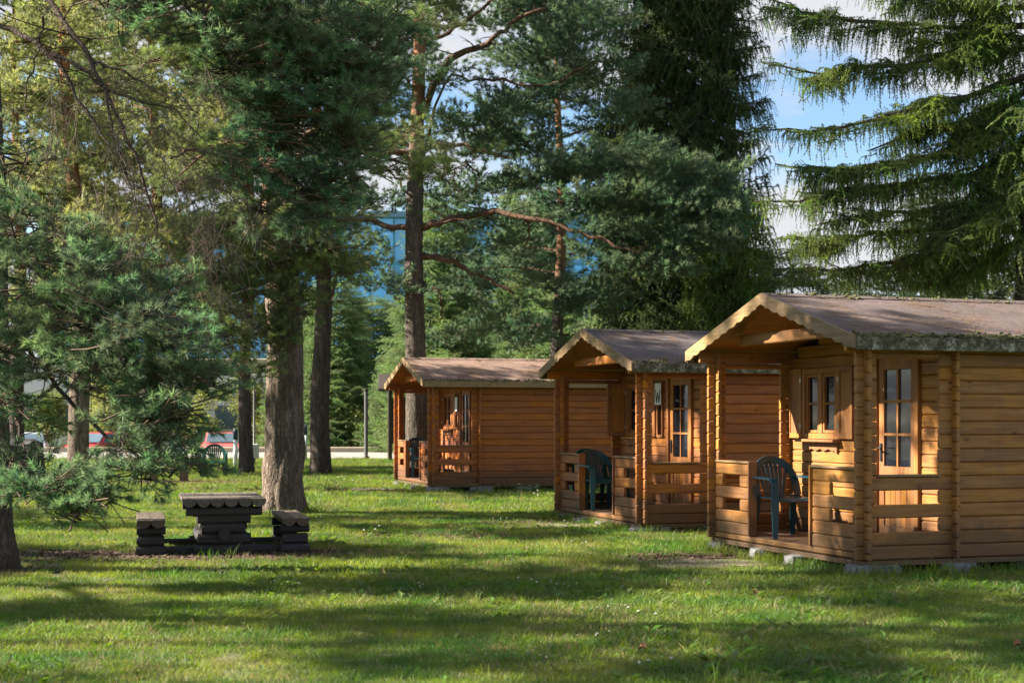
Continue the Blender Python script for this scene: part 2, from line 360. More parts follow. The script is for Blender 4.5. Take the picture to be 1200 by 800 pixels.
    def build(s, name, mats, parent=None, loc=None, rot=None): return link(name, s.mesh(name, mats), parent, loc, rot)

# ------------------------------------------------------------------ scattering (one object that repeats small templates at points)
def scatter(name, templates, mats, pts, rots, scl, var, parent=None, loc=(0, 0, 0)):
    """templates: list of MB; the mesh stores the templates and bare points, the node tree repeats them at the points"""
    V = []; Fc = []; MI = []; TV = []
    for k, t in enumerate(templates):
        b = len(V); V += t.v; Fc += [tuple(b + i for i in f) for f in t.f]; MI += t.m; TV += [k + 1] * len(t.v)
    nT = len(V); pts = np.asarray(pts, float); n = len(pts)
    me = bpy.data.meshes.new(name)
    nl = sum(len(f) for f in Fc)
    me.vertices.add(nT + n)
    co = np.concatenate([np.array(V, float).reshape(-1, 3), pts]).astype(np.float32); me.vertices.foreach_set('co', co.ravel())
    me.loops.add(nl); me.loops.foreach_set('vertex_index', np.fromiter((i for f in Fc for i in f), np.int32))
    me.polygons.add(len(Fc)); ls = np.cumsum([0] + [len(f) for f in Fc])[:-1].astype(np.int32)
    me.polygons.foreach_set('loop_start', ls); me.polygons.foreach_set('material_index', np.array(MI, np.int32))
    me.update(); me.validate()
    for m in mats: me.materials.append(m)
    def attr(nm, typ, arr, key):
        a = me.attributes.new(nm, typ, 'POINT'); a.data.foreach_set(key, arr)
    z = np.zeros(nT)
    attr('rot', 'FLOAT_VECTOR', np.concatenate([np.zeros((nT, 3)), rots]).astype(np.float32).ravel(), 'vector')
    attr('scl', 'FLOAT', np.concatenate([z, scl]).astype(np.float32), 'value')
    attr('tid', 'INT', np.concatenate([np.array(TV), np.zeros(n)]).astype(np.int32), 'value')
    attr('pid', 'INT', np.concatenate([z, np.asarray(var) + 1]).astype(np.int32), 'value')
    ng = bpy.data.node_groups.new(name + '_scatter', 'GeometryNodeTree')
    ng.interface.new_socket('Geometry', in_out='INPUT', socket_type='NodeSocketGeometry')
    ng.interface.new_socket('Geometry', in_out='OUTPUT', socket_type='NodeSocketGeometry')
    N = ng.nodes.new; L = ng.links.new
    gi = N('NodeGroupInput'); go = N('NodeGroupOutput'); jn = N('GeometryNodeJoinGeometry')
    def named(nm, typ):
        a = N('GeometryNodeInputNamedAttribute'); a.data_type = typ; a.inputs['Name'].default_value = nm; return a.outputs[0]
    rot_s, scl_s, tid_s, pid_s = named('rot', 'FLOAT_VECTOR'), named('scl', 'FLOAT'), named('tid', 'INT'), named('pid', 'INT')
    def sel(sock, k):
        c = N('FunctionNodeCompare'); c.data_type = 'INT'; c.operation = 'EQUAL'; L(sock, c.inputs['A'] if 'A' in c.inputs else c.inputs[2])
        [i for i in c.inputs if i.name == 'B' and i.type == 'INT'][0].default_value = k
        a_in = [i for i in c.inputs if i.name == 'A' and i.type == 'INT'][0]; L(sock, a_in)
        return c.outputs[0]
    for k in range(len(templates)):
        s1 = N('GeometryNodeSeparateGeometry'); s1.domain = 'POINT'; L(gi.outputs[0], s1.inputs[0]); L(sel(tid_s, k + 1), s1.inputs[1])
        s2 = N('GeometryNodeSeparateGeometry'); s2.domain = 'POINT'; L(gi.outputs[0], s2.inputs[0]); L(sel(pid_s, k + 1), s2.inputs[1])
        ip = N('GeometryNodeInstanceOnPoints'); L(s2.outputs[0], ip.inputs['Points']); L(s1.outputs[0], ip.inputs['Instance'])
        L(rot_s, ip.inputs['Rotation']); L(scl_s, ip.inputs['Scale']); L(ip.outputs[0], jn.inputs[0])
    L(jn.outputs[0], go.inputs[0])
    o = link(name, me, parent, loc); md = o.modifiers.new('scatter', 'NODES'); md.node_group = ng
    o['kind'] = 'stuff'
    return o

def eulers(dirs, roll):
    """Euler angles that turn +X to dirs, with roll about it"""
    d = np.asarray(dirs, float); d = d / (np.linalg.norm(d, axis=1)[:, None] + 1e-9)
    yaw = np.arctan2(d[:, 1], d[:, 0]); pitch = -np.arcsin(np.clip(d[:, 2], -1, 1))
    return np.stack([roll, pitch, yaw], 1)

# ------------------------------------------------------------------ leaf templates
def rv(r, s=1.0): return Vector(r.normal(0, s, 3))
def needle(mb, p, d, L, w, r, mi=0):
    d = d.normalized(); s = d.cross(Vector(r.normal(0, 1, 3))).normalized() * w / 2
    mb.add([p - s, p + s, p + d * L], [(0, 1, 2)], mi)
def pine_spray(seed, length=0.42, shoots=8, nn=44, nl=0.058, nw=0.0048, twig=True):
    r = np.random.default_rng(seed); mb = MB()
    main = [Vector((length * t, 0.03 * math.sin(3 * t + seed), 0.06 * t * t)) for t in np.linspace(0, 1, 4)]
    if twig: mb.tube(main, [0.006, 0.005, 0.004, 0.003], 4, 1, False)
    ends = []
    for i in range(shoots):
        t = 0.25 + 0.75 * (i + 1) / shoots if i else 1.0
        b = Vector((length * t, 0, 0.05 * t * t)); sgn = -1 if i % 2 else 1
        if i == 0: d = Vector((1, 0, 0.25))
        else: d = Vector((0.75, sgn * r.uniform(0.45, 0.95), r.uniform(-0.05, 0.55)))
        d.normalize(); l = r.uniform(0.09, 0.17) * (1.25 - 0.5 * t)
        if twig: mb.tube([b, b + d * l], [0.003, 0.002], 3, 1, False)
        for q in range(nn):
            f = r.uniform(0.12, 1.0) ** 0.55; p = b + d * l * f
            o = rv(r); o = (o - d * o.dot(d)).normalized()
            needle(mb, p, d * r.uniform(0.5, 1.0) + o * r.uniform(0.5, 0.95) + Vector((0, 0, 0.08)), nl * r.uniform(0.75, 1.15), nw, r, 2 if f > 0.66 else 0)
    return mb
def spruce_curtain(seed, strands=6, length=0.34, nl=0.031, nw=0.0105, dens=1.5, long_=0.50):
    """a branch piece along +X with pendulous twigs hanging down"""
    r = np.random.default_rng(seed); mb = MB()
    mb.tube([(0, 0, 0), (length, 0, 0.0)], [0.006, 0.004], 4, 1, False)
    for i in range(strands):
        x = length * (i + r.uniform(0.1, 0.9)) / strands; sgn = -1 if i % 2 else 1
        L = (0.15 + 0.85 * r.uniform(0, 1) ** 1.4) * long_; sp = r.uniform(0.02, 0.16) * sgn
        pts = [Vector((x + 0.05 * t, sp * min(1, 2.2 * t), -L * t * t * 0.45 - L * 0.55 * t * t * t + 0.02 * t)) for t in np.linspace(0, 1, 6)]
        mb.tube(pts, np.linspace(0.0035, 0.002, 6), 3, 0, False)
        n = int(105 * L / 0.5 * dens)
        for q in range(n):
            t = r.uniform(0, 1) * 5; k = min(4, int(t)); p = pts[k].lerp(pts[k + 1], t - k); d = (pts[k + 1] - pts[k]).normalized()
            o = rv(r); o = (o - d * o.dot(d)).normalized()
            needle(mb, p, d * 0.75 + o, nl * r.uniform(0.8, 1.3), nw, r, 2 if t > 3.6 else 0)
    for q in range(int(60 * dens)):
        x = r.uniform(0, length); o = rv(r); o.x = 0; o.z = abs(o.z); o.normalize()
        needle(mb, Vector((x, 0, 0)), Vector((0.8, 0, 0)) + o, nl * 1.15, nw, r, 2)
    return mb
def spruce_spray(seed, length=0.5, nl=0.035, nw=0.013, side=8, per=30):
    """flat young-spruce spray along +X"""
    r = np.random.default_rng(seed); mb = MB()
    mb.tube([(0, 0, 0), (length, 0, 0.02)], [0.006, 0.003], 3, 1, False)
    tw = [(Vector((0, 0, 0)), Vector((1, 0, 0.03)), length)]
    for i in range(side):
        t = 0.15 + 0.8 * i / side; s = -1 if i % 2 else 1
        tw.append((Vector((length * t, 0, 0)), Vector((0.7, s * 0.8, -0.12)).normalized(), length * (0.75 - 0.55 * t)))
    for b, d, l in tw:
        for q in range(int(per * l / 0.25) + 4):
            p = b + d * l * r.uniform(0, 1); o = rv(r); o = (o - d * o.dot(d)).normalized()
            needle(mb, p, d * 0.8 + o, nl * r.uniform(0.8, 1.2), nw, r)
    return mb
def leaf_cluster(seed, n=46, rad=0.28, lw=0.05):
    r = np.random.default_rng(seed); mb = MB()
    for q in range(n):
        p = Vector(r.normal(0, 1, 3)).normalized() * rad * r.uniform(0.2, 1) ** 0.6
        d = (rv(r) + Vector((0, 0, 0.3))).normalized(); s = d.cross(rv(r)).normalized()
        w = lw * r.uniform(0.6, 1.2); l = w * 1.5
        mb.add([p - d * l * 0.5, p + s * w * 0.5, p + d * l * 0.5, p - s * w * 0.5], [(0, 1, 2, 3)], 0)
    for q in range(4):
        p = Vector(r.normal(0, 1, 3)).normalized() * rad
        mb.tube([(0, 0, -rad * 0.4), p], [0.006, 0.002], 3, 1, False)
    return mb
def dead_spray(seed, length=0.55, n=22):
    r = np.random.default_rng(seed); mb = MB()
    mb.tube([(0, 0, 0), (length * 0.5, 0.02, -0.05), (length, 0, -0.18)], [0.004, 0.003, 0.0015], 3, 0, False)
    for q in range(n):
        t = r.uniform(0.1, 1); b = Vector((length * t, 0, -0.15 * t * t)); d = Vector((0.5, r.normal(0, 0.6), r.normal(-0.35, 0.45))).normalized()
        l = r.uniform(0.12, 0.35); mb.tube([b, b + d * l * 0.6, b + d * l + Vector((0, 0, -0.05))], [0.0018, 0.0014, 0.0009], 3, 0, False)
    return mb
T_PINE = [pine_spray(s) for s in (1, 2, 3)]
T_PINE_FAR = [pine_spray(s, 0.42, 7, 24, 0.068, 0.0095, False) for s in (4, 5)]
T_CURT = [spruce_curtain(s) for s in (11, 12, 13)]
T_SPRAY = [spruce_spray(s) for s in (21, 22)]
T_LEAF = [leaf_cluster(s) for s in (31, 32, 33)]
T_DEAD = [dead_spray(s) for s in (41, 42)]

# ------------------------------------------------------------------ the ground, road, kerb
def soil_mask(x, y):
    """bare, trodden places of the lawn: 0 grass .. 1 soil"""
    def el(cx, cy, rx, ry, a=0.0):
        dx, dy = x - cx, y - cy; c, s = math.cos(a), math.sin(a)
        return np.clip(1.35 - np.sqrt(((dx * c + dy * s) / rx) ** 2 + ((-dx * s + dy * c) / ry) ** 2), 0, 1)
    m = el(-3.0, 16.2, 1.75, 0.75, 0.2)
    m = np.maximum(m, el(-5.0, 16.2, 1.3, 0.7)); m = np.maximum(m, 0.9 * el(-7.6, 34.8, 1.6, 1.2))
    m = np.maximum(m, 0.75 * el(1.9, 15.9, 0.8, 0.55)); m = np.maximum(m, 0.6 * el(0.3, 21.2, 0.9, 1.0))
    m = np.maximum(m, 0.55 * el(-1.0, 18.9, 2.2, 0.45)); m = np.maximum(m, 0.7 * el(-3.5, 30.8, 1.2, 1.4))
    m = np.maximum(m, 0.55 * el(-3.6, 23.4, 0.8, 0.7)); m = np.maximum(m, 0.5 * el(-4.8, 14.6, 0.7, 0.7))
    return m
def ground_build(k, b, out):
    pos = k.n('ShaderNodeNewGeometry').outputs['Position']
    n1 = k.noise(pos, 0.9, 6, 0.6); n2 = k.noise(pos, 14, 5, 0.65); n3 = k.noise(pos, 60, 3, 0.7)
    g = k.ramp(n2, [(0.3, (0.035, 0.055, 0.014)), (0.55, (0.07, 0.10, 0.024)), (0.75, (0.13, 0.125, 0.05))])
    g = k.mix(k.grey(n1, 0.52, 0.72), g, (0.15, 0.125, 0.06))
    soil = k.ramp(n3, [(0.3, (0.022, 0.014, 0.009)), (0.5, (0.055, 0.036, 0.024)), (0.72, (0.12, 0.082, 0.055))])
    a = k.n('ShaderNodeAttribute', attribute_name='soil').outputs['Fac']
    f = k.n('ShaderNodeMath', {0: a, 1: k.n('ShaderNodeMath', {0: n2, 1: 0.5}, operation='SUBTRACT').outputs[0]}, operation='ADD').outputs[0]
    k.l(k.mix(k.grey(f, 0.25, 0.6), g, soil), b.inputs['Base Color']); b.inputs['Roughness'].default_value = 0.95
    k.l(k.bump(k.mix(0.5, n2, n3), 0.7, 0.03), b.inputs['Normal'])
M['ground'] = mat('lawn_soil', ground_build)
xs = np.concatenate([[-900, -300, -80, -30], np.arange(-16, 16.01, 0.2), [30, 80, 300, 900]])
ys = np.concatenate([[-300, -50, 0], np.arange(4, 44.01, 0.2), [55, 67.6, 69.2, 80, 150, 400, 1500]])
def gz(y): return -0.65 * min(1, max(0, (y - 67.6) / 1.6))       # the ground drops to a car park beyond the road
gx, gy = np.meshgrid(xs, ys); nx, ny = len(xs), len(ys)
me = bpy.data.meshes.new('ground')
me.from_pydata(np.stack([gx.ravel(), gy.ravel(), np.array([gz(v) for v in gy.ravel()])], 1).tolist(), [],
               [(j * nx + i, j * nx + i + 1, (j + 1) * nx + i + 1, (j + 1) * nx + i) for j in range(ny - 1) for i in range(nx - 1)])
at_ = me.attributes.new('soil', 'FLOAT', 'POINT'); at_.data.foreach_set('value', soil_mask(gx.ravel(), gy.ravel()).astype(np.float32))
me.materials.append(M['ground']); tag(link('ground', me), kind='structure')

M['asphalt'] = plain('pale_asphalt', (0.25, 0.235, 0.22), 0.9, 0.12, 3, 0.2)
M['kerb'] = plain('concrete_kerb', (0.42, 0.35, 0.27), 0.9, 0.15, 4, 0.2)
tag(MB().add([(-120, 55, .004), (120, 55, .004), (120, 67, .004), (-120, 67, .004)], [(0, 1, 2, 3)]).build('road', M['asphalt']), kind='structure')
tag(MB().box((0, 67.3, 0.11), (240, 0.5, 0.22), bev=0.02).build('kerb', M['kerb']), kind='structure')
tag(MB().add([(-120, 69.4, -.64), (120, 69.4, -.64), (120, 80, -.64), (-120, 80, -.64)], [(0, 1, 2, 3)]).build('parking_strip', M['asphalt']), kind='structure')

# ------------------------------------------------------------------ log cabins
CW, PD, CL = 3.02, 0.95, 3.9              # front width, porch depth, total length (local x = depth, y = along the front)
SILL, LH, LT, ST = 0.05, 0.128, 0.046, 0.10
RIDGE, OVF, EO = 2.614, 0.234, 0.227
SLOPE = (RIDGE - 2.10) / (CW / 2 + EO)
_logs = {}
def log_mesh(L, mt, h=LH):
    key = (round(L, 3), mt.name, h)
    if key not in _logs:
        t, c, hh = LT / 2, 0.0125, h / 2 - 0.0012
        poly = [(-t, -hh + c), (-t + c, -hh), (t - c, -hh), (t, -hh + c), (t, hh - c), (t - c, hh), (-t + c, hh), (-t, hh - c)]
        mb = MB(); e = 0.009; n = 8
        rings = [(-L / 2, 0.82), (-L / 2 + e, 1.0), (L / 2 - e, 1.0), (L / 2, 0.82)]
        vs_ = [(x, p[0] * (s if s < 1 else 1), p[1] * (1 - (1 - s) * 0.5)) for x, s in rings for p in poly]
        fs = [tuple(range(n - 1, -1, -1)), tuple(3 * n + i for i in range(n))]
        for r in range(3): fs += [(r * n + i, r * n + (i + 1) % n, (r + 1) * n + (i + 1) % n, (r + 1) * n + i) for i in range(n)]
        _logs[key] = MB().add(vs_, fs).mesh('log', mt)
    return _logs[key]
def roof_z(u): return RIDGE - SLOPE * abs(u - CW / 2)

def cabin(X, Y, th, z0, idx, label, shutter=(0, 0), felt='felt1', roofdirt=0):
    root = thing('log_cabin', (X, Y, z0), th, label, 'cabin', 'log cabins in a row')
    WD, TR = M['log%d' % idx], M['trim%d' % idx]
    rr = random.Random(idx)
    def lx(v0, v1, u, z, h=LH):            # log along local x
        link('log', log_mesh(v1 - v0, WD, h), root, ((v0 + v1) / 2, u + rr.uniform(-.0015, .0015), z), (0, 0, 0 if rr.random() < .5 else math.pi))
    def ly(u0, u1, v, z, h=LH):
        link('log', log_mesh(u1 - u0, WD, h), root, (v + rr.uniform(-.0015, .0015), (u0 + u1) / 2, z), (0, 0, math.pi / 2 if rr.random() < .5 else -math.pi / 2))
    for u in (0, CW):
        for k in range(16):
            z = SILL + (k + .5) * LH
            if k == 15: lx(-OVF + .03, CL + .18, u, z)
            elif k in (0, 1, 3, 5): lx(-ST, CL + ST, u, z)
            else: lx(-ST, 0.115, u, z); lx(PD - .15, CL + ST, u, z)
        MB().box((0, 0, 0), (CL + .1, .07, SILL), bev=.004).build('sill_beam', M['sill'], root, (CL / 2, u, SILL / 2 - .004))
        lx(.116, PD - .151, u, SILL + 15 * LH - .031, .06)
        MB().box((0, 0, 0), (PD - .27, .085, .02), bev=.004).build('rail_cap', M['board'], root, (PD / 2 - .015, u, SILL + 6 * LH + .011))
    for v in (0.0, CL): MB().box((0, 0, 0), (.07, CW - .08, SILL), bev=.004).build('sill_beam', M['sill'], root, (v, CW / 2, SILL / 2 - .006))
    fz = lambda k: SILL + (k + .5) * LH + LH / 2 - 0.001       # front rows sit half a log higher
    ly(-ST, CW + ST, 0, SILL + LH / 4, LH / 2 - .002)
    for k in range(15):
        z = fz(k)
        if k in (0, 1, 3, 5):
            ly(-ST, .90, 0, z); ly(2.19, CW + ST, 0, z)
        elif k in (2, 4):
            ly(-ST, .11, 0, z); ly(.58, .90, 0, z); ly(2.19, 2.42, 0, z); ly(CW - .2, CW + ST, 0, z)
        else: ly(-ST, .10, 0, z); ly(CW - .10, CW + ST, 0, z)
    ztop = fz(5) + LH / 2
    for u0, u1 in ((.06, .90), (2.19, CW - .06)):
        MB().box((0, 0, 0), (.085, u1 - u0, .022), bev=.004).build('rail_cap', M['board'], root, (0, (u0 + u1) / 2, ztop + .012))
    for u in (.915, 2.175): MB().box((0, 0, 0), (.10, .028, ztop - .09), bev=.004).build('gate_post', TR, root, (-.0, u, (ztop + .116) / 2 + .012))
    ly(.53, CW - .53, .03, 2.195, .12)            # tie beam of the porch gable
    # room front wall with door and window openings, gable logs above
    D0, D1, Dz = .47, 1.27, 1.98
    W0, W1, Wz0, Wz1 = 1.96, 2.70, 1.138, 1.906
    S0, S1, Sz0, Sz1 = 1.42, 1.62, 1.138, 1.906
    def spans(z0_, z1_):
        cuts = []
        if z0_ < Dz - .02: cuts.append((D0, D1))
        if z1_ > Sz0 + .05 and z0_ < Sz1 - .05: cuts.append((S0, S1))
        if z1_ > Wz0 + .05 and z0_ < Wz1 - .05: cuts.append((W0, W1))
        a = -ST; o = []
        for c0, c1 in cuts: o.append((a, c0)); a = c1
        o.append((a, CW + ST)); return o
    ly(-ST, CW + ST, PD, SILL + LH / 4, LH / 2 - .002); ly(-ST, CW + ST, CL, SILL + LH / 4, LH / 2 - .002)
    for k in range(20):
        z = fz(k)
        if k < 15:
            for a, b_ in spans(z - LH / 2, z + LH / 2): ly(a, b_, PD, z)
            ly(-ST, CW + ST, CL, z)
        else:
            hw = (RIDGE - .06 - (z + LH / 2)) / SLOPE
            hw = min(hw, CW / 2 - .03)
            if hw > .12:
                for v in (PD, CL): ly(CW / 2 - hw, CW / 2 + hw, v, z)
    # porch floor planks
    nfl = 8
    for i in range(nfl):
        w = (PD - .06) / nfl; MB().box((0, 0, 0), (w - .006, CW - .06, .028), bev=.003).build('floor_plank', M['floor'], root, (.03 + w * (i + .5), CW / 2, .102))
    # door
    d = MB(); x = PD - .012; st = .095
    d.box((x, D0 + .07 + st / 2, 1.05), (.04, st, 1.85), bev=.003); d.box((x, D1 - .07 - st / 2, 1.05), (.04, st, 1.85), bev=.003)
    d.box((x, (D0 + D1) / 2, 1.912), (.039, D1 - D0 - .14 - 2 * st, .125), bev=.003); d.box((x, (D0 + D1) / 2, .83), (.039, D1 - D0 - .14 - 2 * st, .10), bev=.003)
    d.box((x, (D0 + D1) / 2, .225), (.039, D1 - D0 - .14 - 2 * st, .11), bev=.003)
    door = d.build('door', TR, root)
    g0, g1 = D0 + .07 + st, D1 - .07 - st
    nb = 5
    for i in range(nb):
        w = (g1 - g0) / nb; MB().box((x + .004, g0 + w * (i + .5), .53), (.02, w - .004, .50), bev=.004).build('door_board', TR, door)
    MB().box((x - .002, (g0 + g1) / 2, 1.365), (.03, .026, .97)).build('muntin', TR, door)
    for z in (1.20, 1.53): MB().box((x - .0035, (g0 + g1) / 2, z), (.028, g1 - g0, .026)).build('muntin', TR, door)
    for i in range(2):
        for j in range(3):
            w = (g1 - g0) / 2; MB().box((x + .004, g0 + w * (i + .5), .88 + .323 * (j + .5)), (.006, w - .01, .315)).build('pane', M['pane'], door)
    h = MB(); h.box((x - .03, D1 - .125, 1.02), (.012, .035, .18), bev=.003); h.tube([(x - .04, D1 - .125, 1.06), (x - .075, D1 - .125, 1.06), (x - .08, D1 - .2, 1.06)], .009, 6)
    h.build('handle', M['iron'], door)
    for z in (.45, 1.15, 1.72): MB().box((x - .024, D0 + .072, z), (.012, .022, .07), bev=.002).build('hinge', M['metal'], door)
    fr = MB()
    for u in (D0 + .035, D1 - .035): fr.box((PD - .02, u, 1.05), (.085, .068, 1.86), bev=.004)
    fr.box((PD - .021, (D0 + D1) / 2, 2.005), (.085, D1 - D0, .055), bev=.004)
    fr.build('door_frame', TR, root)
    # window, shutters, added narrow dark pane for the dark strip by the door
    win = MB()
    for u in (W0 + .03, W1 - .03): win.box((PD - .015, u, (Wz0 + Wz1) / 2), (.08, .06, Wz1 - Wz0), bev=.004)
    for z in (Wz0 + .03, Wz1 - .03): win.box((PD - .016, (W0 + W1) / 2, z), (.079, W1 - W0 - .12, .06), bev=.004)
    win.box((PD - .022, (W0 + W1) / 2, (Wz0 + Wz1) / 2), (.05, .08, Wz1 - Wz0 - .12), bev=.004)
    window = win.build('window', TR, root)
    for c in ((W0 + .06 + (W0 + W1) / 2 - .04) / 2, (W1 - .06 + (W0 + W1) / 2 + .04) / 2):
        sw = (W1 - W0) / 2 - .10
        sf = MB()
        for s in (-1, 1): sf.box((PD - .014, c + s * (sw / 2 - .016), (Wz0 + Wz1) / 2), (.04, .032, Wz1 - Wz0 - .13), bev=.003)
        for z in (Wz0 + .08, Wz1 - .08): sf.box((PD - .0145, c, z), (.039, sw - .064, .032), bev=.003)
        sf.box((PD - .012, c, (Wz0 + Wz1) / 2), (.03, sw - .064, .022)); sf.build('sash', TR, window)
        for z in (Wz0 + .235, Wz1 - .235): MB().box((PD, c, z), (.006, sw - .06, .265)).build('pane', M['pane'], window)
    MB().box((PD - .075, (W0 + W1) / 2, Wz0 - .018), (.11, W1 - W0 + .06, .03), bev=.005).build('window_sill', TR, window)
    ap = [(W0 + .02, 0.0), (W1 - .02, 0.0)]
    nsc = 24; wv = []
    for i in range(nsc + 1):
        t = i / nsc; wv.append((W1 - .02 - (W1 - W0 - .04) * t, -.07 - .022 * abs(math.sin(t * math.pi * 4)) - (.035 if t < .06 or t > .94 else 0)))
    MB().prism(ap + wv, -.012, .012, 0).build('apron_board', TR, window, (PD - .036, 0, Wz0 - .034))
    def shutter_panel(hinge_u, w, side, ang):
        sh = MB(); H_ = Wz1 - Wz0
        for u in (.022, w - .022): sh.box((0, side * u, 0), (.03, .044, H_), bev=.003)
        for z in (-H_ / 2 + .03, H_ / 2 - .03): sh.box((0, side * w / 2, z), (.029, w - .088, .06), bev=.003)
        o = sh.build('shutter', TR, root, (PD - .045, hinge_u, (Wz0 + Wz1) / 2 + .005), (0, 0, ang))
        MB().box((.003, side * w / 2, 0), (.014, w - .086, H_ - .118), bev=.004).build('shutter_panel', TR, o)
        for z in (-.25, .25): MB().box((-.017, side * .012, z), (.008, .03, .05), bev=.001).build('hinge', M['metal'], o)
    shutter_panel(W1 + .012, .285, 1, shutter[0]); shutter_panel(W0 - .012, .285, -1, shutter[1])
    sd = MB()
    for u in (S0 + .018, S1 - .018): sd.box((PD - .015, u, (Sz0 + Sz1) / 2), (.075, .036, Sz1 - Sz0), bev=.003)
    for z in (Sz0 + .018, Sz1 - .018): sd.box((PD - .016, (S0 + S1) / 2, z), (.074, S1 - S0 - .072, .036), bev=.003)
    sw_ = sd.build('side_pane', TR, root)
    MB().box((PD, (S0 + S1) / 2, (Sz0 + Sz1) / 2), (.006, S1 - S0 - .06, Sz1 - Sz0 - .06)).build('pane', M['pane'], sw_)
    # roof
    u_e = -EO; ze = roof_z(u_e)
    v0, v1 = -OVF, CL + .22
    nx_, nu = 26, 10
    roof = None
    for sgn, name in ((1, 'a'), (-1, 'b')):
        vs_ = []; fs = []
        for lay in (0, 1):
            for i in range(nx_ + 1):
                for j in range(nu + 1):
                    v = v0 + (v1 - v0) * i / nx_; s = (CW / 2 + EO) * j / nu
                    z = RIDGE - SLOPE * s - .045 * lay
                    if lay == 0: z += .006 * noise.noise(Vector((v * 1.7, s * 1.7 * sgn, idx * 5)))
                    vs_.append((v, CW / 2 - sgn * s, z))
        Q = (nx_ + 1) * (nu + 1); ix = lambda i, j, l: l * Q + i * (nu + 1) + j
        for i in range(nx_):
            for j in range(nu):
                a = (ix(i, j, 0), ix(i, j + 1, 0), ix(i + 1, j + 1, 0), ix(i + 1, j, 0)); b_ = (ix(i, j, 1), ix(i + 1, j, 1), ix(i + 1, j + 1, 1), ix(i, j + 1, 1))
                fs += [a if sgn > 0 else a[::-1], b_ if sgn > 0 else b_[::-1]]
        for i in range(nx_): fs.append((ix(i, nu, 0), ix(i, nu, 1), ix(i + 1, nu, 1), ix(i + 1, nu, 0)))
        for j in range(nu): fs += [(ix(0, j, 0), ix(0, j, 1), ix(0, j + 1, 1), ix(0, j + 1, 0)), (ix(nx_, j, 0), ix(nx_, j + 1, 0), ix(nx_, j + 1, 1), ix(nx_, j, 1))]
        mb = MB().add(vs_, fs); mb.m = [1 if all(q >= Q for q in f) else 0 for f in mb.f]
        r_ = mb.build('roof', [M[felt], M['log%d' % idx]], root); roof = roof or r_
    MB().prism([(CW / 2 - .11, RIDGE - .11 * SLOPE + .004), (CW / 2, RIDGE + .006), (CW / 2 + .11, RIDGE - .11 * SLOPE + .004), (CW / 2 + .11, RIDGE - .11 * SLOPE + .010), (CW / 2, RIDGE + .013), (CW / 2 - .11, RIDGE - .11 * SLOPE + .010)], v0 - .004, v1 + .004, 0).build('ridge_strip', M[felt], root)
    # bargeboards with scalloped lower edges (front and back), fascia boards
    for v in (v0 - .016, v1 + .016):
        for sgn in (1, -1):
            Lb = (CW / 2 + EO + .01); n = 66; top = []; bot = []
            for i in range(n + 1):
                s = Lb * i / n; zt = RIDGE + .012 - SLOPE * s
                sc_ = 0.021 * abs(math.sin(math.pi * s / .17))
                if i in (0, n): sc_ = 0
                top.append((CW / 2 - sgn * s, zt)); bot.append((CW / 2 - sgn * s, zt - .115 - (sc_ if .1 < s < Lb - .06 else 0)))
            vs_ = [(v - .013, *p) for p in top + bot] + [(v + .013, *p) for p in top + bot]; q = 2 * (n + 1); fs = []
            for i in range(n):
                fs += [(i, i + 1, n + 2 + i, n + 1 + i), (q + i + 1, q + i, q + n + 1 + i, q + n + 2 + i), (n + 1 + i, n + 2 + i, q + n + 2 + i, q + n + 1 + i), (i + 1, i, q + i, q + i + 1)]
            fs += [(0, n + 1, q + n + 1, q), (n, q + n, q + 2 * n + 1, 2 * n + 1)]
            MB().add(vs_, fs).build('bargeboard', M['board'], root)
    for u in (-EO - .012, CW + EO + .012):
        MB().box((0, 0, 0), (v1 - v0 - .004, .022, .115), bev=.004).build('fascia', M['fascia' if idx < 3 else 'board'], root, ((v0 + v1) / 2, u, ze - .062))
    # stones the sill rests on
    for q, (v, u) in enumerate([(.06, -.02), (.95, -.02), (1.9, -.03), (2.9, -.02), (CL - .1, 0), (-.0, 1.15), (.02, 2.0), (.03, CW - .1), (1.9, CW), (CL - .1, CW)]):
        stone('foundation_stone', root, (v + .05, u + (.06 if u < 1 else -.04 if u > 2.5 else 0), -z0 + .022), (rr.uniform(.3, .5), rr.uniform(.24, .30), z0 * 1.7), 50 * idx + q, M['stone'])
    return root
def stone(name, parent, loc, size, seed, mt, sub=2):
    import bmesh
    bm = bmesh.new(); bmesh.ops.create_cube(bm, size=1); bmesh.ops.subdivide_edges(bm, edges=bm.edges[:], cuts=3, use_grid_fill=True)
    for v in bm.verts:
        n = v.co.normalized() * 0.62; v.co = v.co.lerp(n, 0.35)
        v.co += Vector((noise.noise(v.co * 2.3 + Vector((seed, 0, 0))), noise.noise(v.co * 2.3 + Vector((0, seed, 0))), noise.noise(v.co * 2.3 + Vector((0, 0, seed))))) * .1
        v.co = Vector((v.co.x * size[0], v.co.y * size[1], v.co.z * size[2]))
    me = bpy.data.meshes.new(name); bm.to_mesh(me); bm.free(); me.materials.append(mt)
    return link(name, me, parent, loc, (0, 0, random.uniform(-.3, .3)) if parent else None)

CABINS = [(3.248, 14.053, .333, .098), (1.674, 19.47, .322, .06), (-1.567, 30.129, .299, .101)]
c1 = cabin(*CABINS[0], 1, 'honey coloured log cabin with purple-grey felt roof and one green chair on its porch', (0, 0), 'felt1')
c2 = cabin(*CABINS[1], 2, 'amber log cabin in the middle of the row with two chairs on its porch', (math.radians(78), 0), 'felt2')
c3 = cabin(*CABINS[2], 3, 'rust brown log cabin with sunlit brownish roof, pine trunk rising behind it', (math.radians(75), 0), 'felt3')

